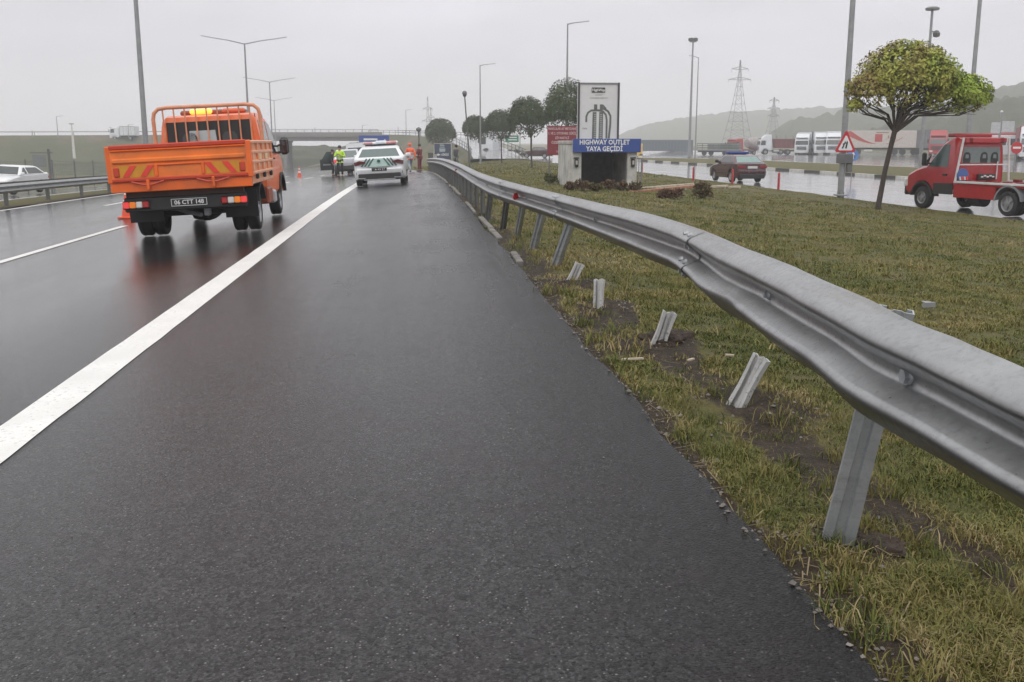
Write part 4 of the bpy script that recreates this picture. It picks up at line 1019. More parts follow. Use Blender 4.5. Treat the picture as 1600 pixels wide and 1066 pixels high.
# ---------------------------------------------------------------- pedestrian underpass entrance with its poster and board
B0 = G(905, 291); SGN = mat('board_blue', (.035, .075, .27), .35, var=.08)
UB = thing('underpass_entrance', 'small white underpass entrance under a blue board and a tall map poster', 'building', (B0.x-.22, B0.y, B0.z))
bw, bd, bh = 2.22, 3.1, 1.55      # width, depth, wall height; x runs right from the left front corner
MB().box((-.02, bd/2, bh/2-.3), (.24, bd, bh+.6), b=.02).build('wall', CONCW, UB)
MB().box((bw+.0, bd/2, bh/2-.3), (.24, bd, bh+.6), b=.02).build('wall', CONCW, UB)
MB().box((bw/2, bd, bh/2-.3), (bw-.26, .2, bh+.6)).build('wall', mat('shaded_inner_wall', (.12, .12, .115), .8, var=.2, dirt=.5), UB)  # back wall coloured dark so the opening reads as a deep, shaded stairwell
MB().box((bw/2, bd/2-.02, bh+.06), (bw+.34, bd+.16, .14), b=.02).build('roof', CONC, UB)
st = MB()
for k in range(6): st.box((bw/2, .3+.42*k, .02-.0*k-.02*k), (bw-.26, .5, .1))
st.build('steps', mat('shaded_steps', (.07, .07, .065), .7, dirt=.3), UB)  # step colour darkened for the shade inside the opening
for s, x in ((-1, .06), (1, bw-.02)):
    pl = MB().box((x-.02*s, -.10, bh/2-.3), (.36, .22, bh+.56), b=.02).build('pilaster', CONCW, UB)
    ln = MB().box((x, -.27, .86), (.14, .12, .30), b=.03).build('wall_lantern', BLACK, UB)
    MB().box((x, -.335, .88), (.08, .02, .15)).build('pane', mat('lantern_pane', (.4, .38, .34), .2), ln)
    MB().box((x, -.25, 1.05), (.2, .18, .04), b=.01).build('cap', BLACK, ln)
rl = MB()
for k in range(9): rl.tube([(bw+.36, -.1+.5*k, -.1), (bw+.36, -.1+.5*k, 1.02)], .018, 6)
rl.tube([(bw+.36, -.15, 1.02), (bw+.36, 4.0, 1.02)], .025, 6); rl.tube([(bw+.36, -.15, .5), (bw+.36, 4.0, .5)], .018, 6)
for k in range(3): rl.tube([(bw+.14+.09*k, -.16, -.1), (bw+.14+.09*k, -.16, 1.02)], .016, 6)
rl.build('side_railing', M_POLE, UB)
bb = MB().box((bw/2+.08, -.30, 1.50), (2.56, .14, .50), b=.012).build('name_board', SGN, UB)
for body, z in (('HIGHWAY OUTLET', 1.615), ('YAYA GEÇİDİ', 1.375)):
    t = text('lettering', body, .245, INKW, UB, (bw/2-.02, -.375, z), (math.pi/2, 0, 0), .88, bold=.006); t.parent = bb
PW, PZ0, PZ1 = 1.56, 1.72, 3.78; pcx = .92
ps = MB().box((pcx, .12, (PZ0+PZ1)/2), (PW, .16, PZ1-PZ0), b=.01).build('poster', mat('poster_white', (.66, .66, .66), .35, var=.03), UB)
DK = mat('frame_dark', (.06, .055, .06), .5); GR = mat('map_grey', (.13, .14, .13), .5); GR2 = mat('map_light', (.36, .38, .36), .5)
for x in (pcx-PW/2+.03, pcx+PW/2-.035): MB().box((x, .03, (PZ0+PZ1)/2), (.07, .06, PZ1-PZ0+.02)).build('frame_bar', DK, ps)
MB().box((pcx, .03, PZ1-.02), (PW-.14, .055, .05)).build('frame_bar', GREY, ps)
MB().box((pcx-.02, .025, PZ1-.26), (.50, .03, .18), b=.008).build('logo_block', mat('logo_black', (.03, .03, .03), .5), ps)
t = text('lettering', 'HighWay', .135, INKW, UB, (pcx-.02, .004, PZ1-.265), (math.pi/2, 0, 0), .95, bold=.003); t.parent = ps
for k, (w_, body) in enumerate(((.4, 'OUTLET'), (.66, 'ALIŞVERİŞ MERKEZİ'))):
    t = text('lettering', body, .075, GR2, UB, (pcx, .035, PZ1-.44-.11*k), (math.pi/2, 0, 0), 1.); t.parent = ps
P2 = lambda u, v, h: (pcx+u, .04-h, PZ1+v)
mp_ = MB()
for x in (-.12, .10): mp_.prism([(x-.055, -.78), (x+.065, -.78), (x+.065, -.98), (x-.055, -.98)], 0, .012, P2)
mp_.prism([(.17, -.78), (.30, -.92), (.17, -.98)], 0, .012, P2)
mp_.build('map_block', GR, ps)
mr_ = MB()
def band(pts, w, mb):
    L, R = [], []
    for i, p in enumerate(pts):
        a, b = Vector(pts[max(i-1, 0)]), Vector(pts[min(i+1, len(pts)-1)]); t = (b-a).normalized(); q = Vector(p); nn = Vector((-t.y, t.x))*w/2
        L.append(q+nn); R.append(q-nn)
    for i in range(len(pts)-1): mb.prism([tuple(L[i]), tuple(L[i+1]), tuple(R[i+1]), tuple(R[i])], 0, .010+.0004*i, P2)
band([(-.46, -1.42), (-.46, -1.22), (-.40, -1.08), (-.28, -1.0), (0, -.99), (.16, -1.03), (.28, -1.16), (.31, -1.35), (.31, -2.02)], .07, mr_)
band([(.20, -.93), (.36, -1.03), (.45, -1.2), (.45, -1.5), (.40, -2.02)], .075, mr_)
mr_.build('map_road', GR, ps)
ms_ = MB()
for x in (-.15, .10): ms_.prism([(x-.09, -2.03), (x+.07, -2.03), (x+.07, -1.06), (x-.07, -1.06)], 0, .008, P2)
for x in (-.13, .095):
    mt_ = MB()
    for k in range(13): mt_.prism([(x-.04, -1.13-.07*k), (x+.04, -1.13-.07*k), (x+.04, -1.165-.07*k), (x-.04, -1.165-.07*k)], 0, .012, P2)
    mt_.build('map_ladder', GR2, ps)
ms_.build('map_row', GR, ps)
t = text('lettering', 'GİRİŞ', .07, GR, UB, (pcx-.52, .035, PZ1-1.66), (math.pi/2, 0, 0), 1.); t.parent = ps

def post_sign(name, label, cat, base, w, h, z0, paint, back=GREY, legs=(-.35, .35), yaw=0., legr=.04, group=None):
    o = thing(name, label, cat, base, (0, 0, yaw), group)
    p = MB().box((0, 0, z0+h/2), (w, .06, h), b=.01).build('panel', paint, o)
    for x in legs: MB().tube([(x*w, .06, -.3), (x*w, .06, z0+h*.9)], legr, 8).build('post', M_DARKPOST, o, smooth=50)
    return o, p
# dark blue entrance board by the far end of the guardrail
s1p = G(692, 257); S1, p1_ = post_sign('notice_board', 'dark blue board with a white arrow, standing beyond the far end of the guardrail', 'sign', s1p, 2.15, 1.95, .62, mat('board_navy', (.025, .04, .085), .35, var=.15), legs=(-.47, .47), yaw=math.radians(-3), legr=.06)
fb = MB()
for x in (-1.06, 1.06): fb.box((x, -.035, 1.6), (.05, .03, 1.95))
fb.box((0, -.035, 2.56), (2.15, .03, .05)); fb.build('frame', WHITE2, p1_)
eb = MB(); PALE = mat('emblem_pale', (.36, .42, .46), .5, var=.2)
eb.prism([(-.38, 1.55), (.30, 1.55), (.33, 1.95), (-.42, 1.95)], 0, .02, lambda u, v, h: (u, -.03-h, v)); eb.box((-.08, -.04, 2.1), (.6, .02, .10)); eb.box((-.06, -.04, 2.30), (.56, .02, .12)); eb.box((-.1, -.04, 2.45), (.5, .02, .06)); eb.build('emblem', PALE, p1_)
ar = MB(); ar.prism([(-.78, 1.18), (-.52, 1.36), (-.52, 1.24), (-.30, 1.24), (-.30, 1.12), (-.52, 1.12), (-.52, 1.0)], 0, .02, lambda u, v, h: (u, -.03-h, v)); ar.build('arrow', INKW, p1_)
t = text('lettering', 'GİRİŞİ', .33, INKW, S1, (.28, -.045, 1.18), (math.pi/2, 0, 0), .85, bold=.008); t.parent = p1_
# red notice board left of the underpass entrance
s2p = G(858, 273); S2, p2_ = post_sign('notice_board', 'dark red notice board with rows of white lettering, left of the underpass entrance', 'sign', (s2p.x+.75, s2p.y, s2p.z), 1.75, 1.68, 1.15, mat('board_red', (.20, .018, .03), .4, var=.12), legs=(-.42, .42), legr=.035)
for k, (body, sz) in enumerate((('HAVLULAR AT MEYDANI', .20), ("1. VE 2. OTOPARK GİRİŞ", .20), ('ZİYARETÇİ', .18), ('ÖZEL ARAÇLAR', .2), ('PARK', .2), ('YASAKTIR', .17))):
    t = text('lettering', body, sz, mat('letter_pink', (.62, .45, .45), .5), S2, (0, -.04, 2.66-.265*k), (math.pi/2, 0, 0), .74 if len(body) > 14 else .9, bold=.004); t.parent = p2_
# ---------------------------------------------------------------- lamps and masts
def pole_lamp(name, label, base, h, arms, r0=.10, r1=.05, lean=(0, 0), group=None, m=M_POLE, head=True):
    o = thing(name, label, 'street lamp', base, group=group); top = Vector((lean[0]*h, lean[1]*h, h))
    MB().tube([(0, 0, -.3), top*.5, top], [r0, (r0+r1)/2, r1], 10).build('pole', m, o, smooth=50)
    for (dx, dy, up) in arms:
        e = top+Vector((dx, dy, up)); MB().tube([top-Vector((0, 0, .05)), top+Vector((dx*.5, dy*.5, up*.55)), e], [.05, .04, .035], 6).build('arm', m, o, smooth=50)
        L = Vector((dx, dy, up)).normalized(); hd = MB(); hd.prism([(-.10, 0), (-.05, .06), (.05, .06), (.10, 0)], 0, .75, lambda u, v, q: tuple(e+L*q+Vector((-L.y, L.x, 0))*u+Vector((0, 0, v-.02)))); hd.build('lamp_head', m, o)
    MB().box((0, 0, .1), (r0*3.2, r0*3.2, .06), b=.01).build('base_plate', m, o)
    return o
grp = 'double-armed lamps along the median'
def median_lamp(px, ytop, Y, label, arm=2.6):
    p = AT(px, ytop, Y); g = gz(p.x, p.y); pole_lamp('street_lamp', label, (p.x, p.y, g), p.z-g, [(-arm, -.2, .42), (arm, .2, .42)], .11, .06, (0, 0), grp)
q = AT(233, 300, 52); pole_lamp('street_lamp', 'thick grey lamp pole rising at the left behind the orange truck, top out of view', (q.x, q.y, gz(q.x, q.y)), 11.6, [(-2.6, -.2, .42), (2.6, .2, .42)], .145, .09, (0, 0), grp)
median_lamp(382, 68, 85, 'double-armed street lamp rising right above the cab of the orange truck')
median_lamp(421, 128, 137, 'second double-armed street lamp behind the orange truck, smaller and thinner')
median_lamp(428, 157, 196, 'farthest double-armed street lamp, faint behind the orange truck')
def verge_lamp(px, ytop, pbase, Y, label, arm, name='street_lamp', r0=.11):
    p = AT(px, ytop, Y); g = gz(p.x, p.y); return pole_lamp(name, label, (p.x, p.y, g), p.z-g, [(arm, .0, .1)], r0, .05)
verge_lamp(750, 102, 245, 112, 'single-armed street lamp rising behind the row of dark umbrella trees', .95)
verge_lamp(887, 37, 250, 76, 'single-armed street lamp directly behind the white map poster', .85)
# pole with the warning sign at the right, and the tall one behind the large tree
q = G(1313, 309); A_ = pole_lamp('street_lamp', 'thick grey lamp pole carrying the warning triangle, left of the large tree', q, 11, [(1.6, .3, .3)], .125, .085)
for a in range(4): MB().tube([(.13*math.cos(a*1.57+.78), .13*math.sin(a*1.57+.78), 0), (.13*math.cos(a*1.57+.78), .13*math.sin(a*1.57+.78), .22)], .012, 6).build('anchor_bolt', M_DARKPOST, A_)
MB().box((-.0, -.17, 1.48), (.62, .14, .36), b=.02).build('junction_box', mat('box_grey', (.12, .12, .12), .6), A_)
MB().box((.22, -.12, 1.25), (.22, .12, .55), b=.02).build('side_box', mat('box_grey2', (.14, .14, .135), .6), A_)
q2 = AT(1508, 266, 57); pole_lamp('street_lamp', 'tall grey lamp pole behind the right edge of the large tree', (q2.x, q2.y, gz(q2.x, q2.y)), 14, [(1.6, .3, .3)], .15, .10)
q3 = AT(1437, 268, 66); cm_ = pole_lamp('camera_mast', 'camera mast rising above the crown of the large tree', (q3.x, q3.y, gz(q3.x, q3.y)), AT(1451, 14, 66).z-gz(q3.x, q3.y), [], .13, .08)
cm_['category'] = 'mast'; hh = AT(1451, 14, 66).z-gz(q3.x, q3.y)
MB().lathe([(0, -.1), (.42, -.08), (.46, .05), (.3, .14), (0, .16)], (0, 0, hh), 'z', 14).build('lamp_ring', M_POLE, cm_, smooth=40)
cd = MB().lathe([(0, -.28), (.2, -.22), (.24, 0), (.12, .16), (0, .2)], (.36, -.1, hh-1.55), 'z', 12).build('camera_dome', M_DARKPOST, cm_, smooth=40)
MB().box((.15, -.05, hh-1.45), (.4, .1, .1)).build('bracket', M_POLE, cm_)
q4 = AT(1083, 62, 140); fm = pole_lamp('floodlight_mast', 'slim floodlight mast with a ring of lamps, the taller pole beyond the maroon car', (q4.x, q4.y, gz(q4.x, q4.y)), AT(1083, 62, 140).z-gz(q4.x, q4.y), [], .2, .10); fm['category'] = 'mast'
hh = AT(1083, 62, 140).z-gz(q4.x, q4.y)
for k in range(6): MB().box((.45*math.cos(k*1.047), .45*math.sin(k*1.047), hh), (.4, .3, .42), rz=k*1.047, b=.05).build('floodlight', M_DARKPOST, fm)
MB().lathe([(.36, -.05), (.48, -.05), (.48, .05), (.36, .05)], (0, 0, hh-.28), 'z', 16).build('ring', M_POLE, fm)
verge_lamp(1091.5, 90, 246, 132, 'street lamp with its short arm to the left, beside the floodlight mast', -.55)
# leaning globe lamp beside the guardrail
q5 = G(734, 265); d_ = AT(726, 150, q5.y-.2); gl = thing('globe_lamp', 'dark leaning park lamp with a globe head, just behind the guardrail', 'street lamp', q5); tp = d_-q5
MB().tube([(0, 0, -.3), (0, 0, .3), tp*.5+Vector((.02, 0, 0)), tp], [.10, .085, .06, .05], 10).build('pole', M_DARKPOST, gl, smooth=50)
MB().lathe([(0, -.20), (.12, -.18), (.19, -.05), (.19, .08), (.12, .18), (0, .21)], tp+Vector((0, 0, .2)), 'z', 16).build('globe', mat('globe_grey', (.13, .13, .135), .25, spec=.6), gl, smooth=60)
MB().lathe([(.05, -.07), (.15, -.02), (.15, .03), (.05, .06)], tp, 'z', 12).build('collar', BLACK, gl, smooth=40)
q6 = AT(655, 252, 78); gl2 = thing('globe_lamp', 'small far park lamp with a globe head beside the dark blue board', 'street lamp', (q6.x, q6.y, gz(q6.x, q6.y))); hh = AT(655, 203, 78).z-gz(q6.x, q6.y)
MB().tube([(0, 0, -.2), (0, 0, hh)], .06, 8).build('pole', M_DARKPOST, gl2, smooth=50); MB().lathe([(0, -.2), (.2, -.05), (.2, .1), (0, .22)], (0, 0, hh), 'z', 12).build('globe', MATS['globe_grey'], gl2, smooth=60)
# ---------------------------------------------------------------- small signs
tri = thing('warning_sign', 'red bordered warning triangle fixed on the thick grey lamp pole', 'sign', (q.x-.0, q.y-.16, q.z+1.72))
T3 = lambda s: [(-.42*s, -.36*s), (.42*s, -.36*s), (0, .46*s)]
def tri_poly(s, k=.0): return [(-.40*s+.05, -.34*s), (.40*s-.05, -.34*s), (.40*s, -.28*s), (.035, .44*s), (-.035, .44*s), (-.40*s, -.28*s)]
zf = lambda u, v, h: (u, -h, v+.34)
MB().prism(tri_poly(1.0), 0, .02, zf).build('border', mat('sign_red', (.48, .02, .03), .35), tri); MB().prism([(a*.70, b*.70-.035) for a, b in tri_poly(1.0)], .02, .028, zf).build('face', WHITE, tri)
mb = MB(); mb.prism([(-.16, -.20), (-.10, -.20), (.0, .06), (-.04, .06)], .028, .034, zf); mb.prism([(-.02, -.20), (.04, -.20), (.08, .02), (.04, .10)], .028, .034, zf); mb.prism([(-.12, -.02), (.02, .02), (.02, -.01), (-.12, -.06)], .028, .0345, zf); mb.build('symbol', INK, tri)
MB().tube([(.0, .03, .0), (.0, .03, .72)], .02, 6).build('bracket', M_POLE, tri)
q7 = AT(1331, 262, 60); g7 = gz(q7.x, q7.y)+.15; rs = thing('road_sign', 'small round blue road sign on a thin post, between lamp pole and large tree', 'sign', (q7.x, q7.y, g7)); z7 = AT(1333, 243, 60).z-g7
MB().tube([(0, 0, -.2), (0, 0, z7+.2)], .03, 6).build('post', M_POLE, rs); MB().lathe([(0, -.02), (.36, -.02), (.36, .02), (0, .02)], (0, -.05, z7), 'y', 24).build('disc', mat('sign_pale_blue', (.10, .22, .48), .35), rs)
MB().prism([(-.04, -.22), (.04, -.22), (.04, .02), (.14, .02), (0, .22), (-.14, .02), (-.04, .02)], 0, .012, lambda u, v, h: (u, -.072-h, z7+v)).build('arrow', INKW, rs)
q8 = AT(1584, 270, 62); g8 = gz(q8.x, q8.y)+.1; ne = thing('no_entry_sign', 'round red no-entry sign on a thin post behind the red recovery truck', 'sign', (q8.x, q8.y, g8)); z8 = AT(1584, 231, 62).z-g8
MB().tube([(0, 0, -.3), (0, 0, z8+.3)], .035, 6).build('post', M_POLE, ne); MB().lathe([(0, -.02), (.38, -.02), (.38, .02), (0, .02)], (0, -.06, z8), 'y', 24).build('disc', mat('sign_red'), ne) if False else MB().lathe([(0, -.02), (.38, -.02), (.38, .02), (0, .02)], (0, -.06, z8), 'y', 24).build('disc', MATS['sign_red'], ne)
MB().box((0, -.085, z8), (.54, .012, .13), b=.004).build('bar', INKW, ne)
q9 = AT(1557, 262, 80); g9 = gz(q9.x, q9.y); wb = thing('road_sign', 'pale grey back of a two-panel road sign above the red recovery truck', 'sign', (q9.x, q9.y, g9)); zz = AT(1557, 200, 80).z-g9
MB().tube([(0, 0, -.3), (0, 0, zz+1.2)], .09, 8).build('post', M_POLE, wb); MB().lathe([(0, -.14), (.14, 0), (0, .14)], (0, 0, zz+1.3), 'z', 10).build('cap_lamp', WHITE2, wb)
for x, w_ in ((-.45, .8), (.62, 1.1)): MB().box((x, -.1, zz+(.1 if x > 0 else 0)), (w_, .04, .9), b=.01).build('panel', mat('sign_back', (.45, .46, .46), .5), wb)
q10 = AT(800, 217, 150); g10 = gz(q10.x, q10.y); gs = thing('direction_sign', 'green direction sign hanging between the dark umbrella trees', 'sign', (q10.x, q10.y, g10)); z10 = q10.z-g10
MB().box((0, 0, z10), (2.0, .08, 1.0), b=.02).build('panel', mat('sign_green', (.012, .17, .085), .4), gs); MB().tube([(1.2, .1, -.3), (1.2, .1, z10+.7), (.9, .1, z10+.75)], .08, 6).build('post', M_POLE, gs)
lt = MB(); lt.box((.15, -.05, z10+.2), (1.1, .02, .14)); lt.box((.1, -.05, z10-.15), (1.3, .02, .14)); lt.build('lettering', INKW, gs)
bsp = on_road(-1.0, 92); bs = thing('direction_sign', 'blue motorway direction sign standing behind the patrol car light bar', 'sign', (AT(585, 240, 120).x, 120, gz(AT(585, 240, 120).x, 120))); zb_ = AT(585, 222, 120).z-gz(bs.location.x, 120)
MB().box((0, 0, zb_-.2), (3.5, .1, 1.9), b=.02).build('panel', mat('sign_blue_big', (.03, .07, .30), .4, var=.15), bs)
for x in (-1.2, 1.2): MB().tube([(x, .12, -.3), (x, .12, zb_+.8)], .09, 6).build('post', M_POLE, bs)
lt = MB(); lt.box((-.4, -.07, zb_+.3), (1.6, .02, .22)); lt.box((.5, -.07, zb_-.2), (1.4, .02, .2)); lt.prism([(1.0, .55), (1.5, .55), (1.25, .85)], 0, .02, lambda u, v, h: (u, -.06-h, zb_+v-.5)); lt.build('lettering', INKW, bs)
q11 = AT(72, 268, 78); g11 = gz(q11.x, q11.y); rb = thing('road_sign', 'bare dark sign frame on one post beyond the left guardrail', 'sign', (q11.x, q11.y, g11)); z11 = AT(72, 245, 78).z-g11
MB().tube([(.3, 0, -.3), (.3, 0, z11+.55)], .10, 6).build('post', M_DARKPOST, rb); MB().box((-.4, -.06, z11-.3), (.95, .06, .9), b=.01).build('panel', mat('sign_dull', (.17, .18, .175), .6), rb); MB().box((-.2, -.06, z11+.28), (1.6, .06, .06)).build('crossbar', M_DARKPOST, rb)
# dark mesh fence beyond the opposite carriageway
fe = thing('mesh_fence', 'dark wire mesh fence on posts beyond the opposite carriageway', 'fence', (-30, 80, 0)); f0 = Vector((-30, 80, 0))
for k in range(9):
    Y = 62+7*k; x = -29.2+cshift(Y); MB().box(Vector((x, Y, zl(-29, Y)+1.1))-f0, (.10, .10, 2.6)).build('post', M_DARKPOST, fe)
V = []; F = []
mw = MB()
for k in range(8):
    Y0, Y1 = 62+7*k, 69+7*k; a = Vector((-29.2+cshift(Y0), Y0, zl(-29, Y0)))-f0; b = Vector((-29.2+cshift(Y1), Y1, zl(-29, Y1)))-f0
    for j in range(9): mw.tube([a+Vector((0, 0, .1+.27*j)), b+Vector((0, 0, .1+.27*j))], .012, 4)
    for j in range(14): p = a+(b-a)*j/14; mw.tube([p+Vector((0, 0, .1)), p+Vector((0, 0, 2.26))], .010, 4)
mw.build('mesh', M_DARKPOST, fe)
# white mast on the left embankment with a lean
q12 = AT(116, 242, 150); wm = thing('sign_mast', 'thin whitish mast standing on the left embankment', 'mast', (q12.x, q12.y, q12.z-.5)); t12 = AT(111, 188, 150)-q12
MB().tube([(0, 0, 0), t12*.5, t12], [.22, .17, .07], 8).build('pole', WHITE2, wm, smooth=50); MB().box(t12, (.6, .3, .12), b=.02).build('head', M_POLE, wm)
# lamps along the overpass
for px, yt, Y, lab in ((50, 204, 215, 'faint lamp on the far-left end of the overpass embankment'), (88, 182, 225, 'faint tall lamp on the left embankment left of the whitish mast'), (200, 195, 240, 'faint lamp beside the white truck on the overpass'), (492, 199, 254, 'faint stub lamp on the overpass above the highway opening'), (566, 196, 250, 'faint stub lamp on the overpass above the patrol car'), (622, 198, 246, 'faint stub lamp at the top of the ramp'), (634, 172, 240, 'faint tall lamp at the top of the ramp')):
    p = AT(px, yt, Y); zb = 2.7; pole_lamp('street_lamp', lab, (p.x, p.y, zb), max(.8, p.z-zb), [(.7, 0, .05)] if yt < 198 else [], .09, .06)
# ---------------------------------------------------------------- cones and bollards
CONE = mat('cone_orange', (.75, .09, .03), .45, var=.08)
def cone(base, label, s=1.):
    o = thing('traffic_cone', label, 'traffic cone', base, group='traffic cones around the stopped vehicles')
    MB().box((0, 0, .02), (.40*s, .40*s, .04), b=.01).build('foot', CONE, o)
    c = MB().lathe([(.15*s, .03), (.03*s, .74*s), (0, .75*s)], (0, 0, 0), 'z', 18).build('body', CONE, o, smooth=60)
    for z0, z1 in ((.30, .42), (.54, .63)): 
        rr = lambda z: .15*s-(z-.03)*.12*s/.71+.004
        MB().lathe([(rr(z0), z0*s), (rr(z1), z1*s)], (0, 0, 0), 'z', 18).build('band', WHITE, c, smooth=60)
cone(G(468, 276.5), 'orange and white traffic cone standing alone on the open lane')
cone(G(201, 341), 'orange traffic cone half hidden behind the left rear of the orange truck')
bl = None
for px, py, lab in ((1003, 273, 'red bollard just right of the underpass entrance'), (1083, 283.5, 'red bollard left of the maroon car'), (1144, 289, 'red bollard in front of the maroon car'), (1216, 297.5, 'red bollard right of the maroon car')):
    b = G(px, py)
    if bl is None:
        bl = thing('bollard', lab, 'bollard', b, group='red bollards along the service road'); MB().lathe([(0, -.05), (.055, -.05), (.055, .70), (.045, .76), (0, .78)], (0, 0, 0), 'z', 12).build('shaft', mat('bollard_red', (.42, .03, .035), .45, var=.15), bl, smooth=50)
        MB().lathe([(0, 0), (.10, 0), (.10, .03), (.055, .035)], (0, 0, 0), 'z', 12).build('foot', BLACK, bl, smooth=50); MB().lathe([(.0565, .52), (.0565, .62)], (0, 0, 0), 'z', 12).build('band', mat('band_grey', (.3, .08, .08), .4), bl)
    else: dup(bl, b, label=lab)
# grey cabinet and post beside the far board
q = G(673, 258); cb_ = thing('utility_cabinet', 'dark cabinet at the far end of the guardrail, below the dark blue board', 'cabinet', q); MB().box((0, 0, .75), (.62, .5, 1.6), b=.02).build('casing', mat('cabinet_dark', (.03, .04, .034), .5), cb_); MB().box((0, -.26, .78), (.5, .02, 1.3), b=.005).build('door', mat('cabinet_door', (.04, .05, .044), .5), cb_)
q = G(681, 258); cp = thing('concrete_post', 'pale concrete post beside the dark cabinet at the far end of the guardrail', 'post', q); MB().box((0, 0, .55), (.24, .24, 1.5), b=.02).build('shaft', CONC, cp)
# planks and rubble by the underpass entrance
WOOD = mat('weathered_plank', (.50, .42, .32), .7, var=.25, vscale=3, dirt=.4); WOODR = mat('brick_red_plank', (.36, .16, .09), .7, var=.3, dirt=.3)
for i, (a, b, lab, mm) in enumerate((((988, 293.5), (1092, 293), 'long pale plank laid edge-on right of the underpass entrance', WOOD), ((985, 298.5), (1086, 297), 'reddish plank nearest the camera right of the underpass entrance', WOODR), ((1107, 293.2), (1136, 293.5), 'short pale plank lying left of the maroon car', WOOD), ((1140, 294), (1156, 294.2), 'smallest pale plank lying before the maroon car', WOOD))):
    A, Bq = G(*a), G(*b); c = (A+Bq)/2; d = Bq-A; o = thing('plank', lab, 'plank', c, (0, 0, math.atan2(d.y, d.x)), 'planks on the grass beside the underpass entrance'); MB().box((0, 0, .05), (d.length, .14, .10), b=.01).build('board', mm, o); MB().box((d.length*.3, 0, -.02), (.1, .2, .08)).build('block', CONC, o)
# debris in the grass
q = G(1451, 481); DBS = (.75, .75, .75); db = thing('metal_offcut', 'small bent metal offcut lying in the grass behind the guardrail', 'debris', q, (0, .12, math.radians(20))); MB().prism([(-.09, 0), (-.09, .06), (.09, .075), (.09, .015)], -.02, .02, lambda u, v, h: (u, h, v)).build('plate', M_POLE, db); db.scale = DBS; MB().box((0, .03, .065), (.17, .06, .006), rx=.2).build('flange', M_POLE, db)
for px, py, L, lab, a in ((988, 562, .075, 'pale flat wood splinter at the asphalt edge', .1), (1079, 563, .035, 'thin wood splinter beside the dark soil mound', .7), (1140, 556, .03, 'thin pale splinter left of the nearest post stub', -.5)):
    p = G(px, py); o = thing('wood_splinter', lab, 'debris', p, (0, 0, a), 'wood splinters in the verge'); MB().prism([(-L, -.006), (-L*.7, -.012), (L, -.008), (L*.9, .010), (-L*.8, .008)], .0, .010, lambda u, v, h: (u, v, h)).build('chip', WOOD, o)
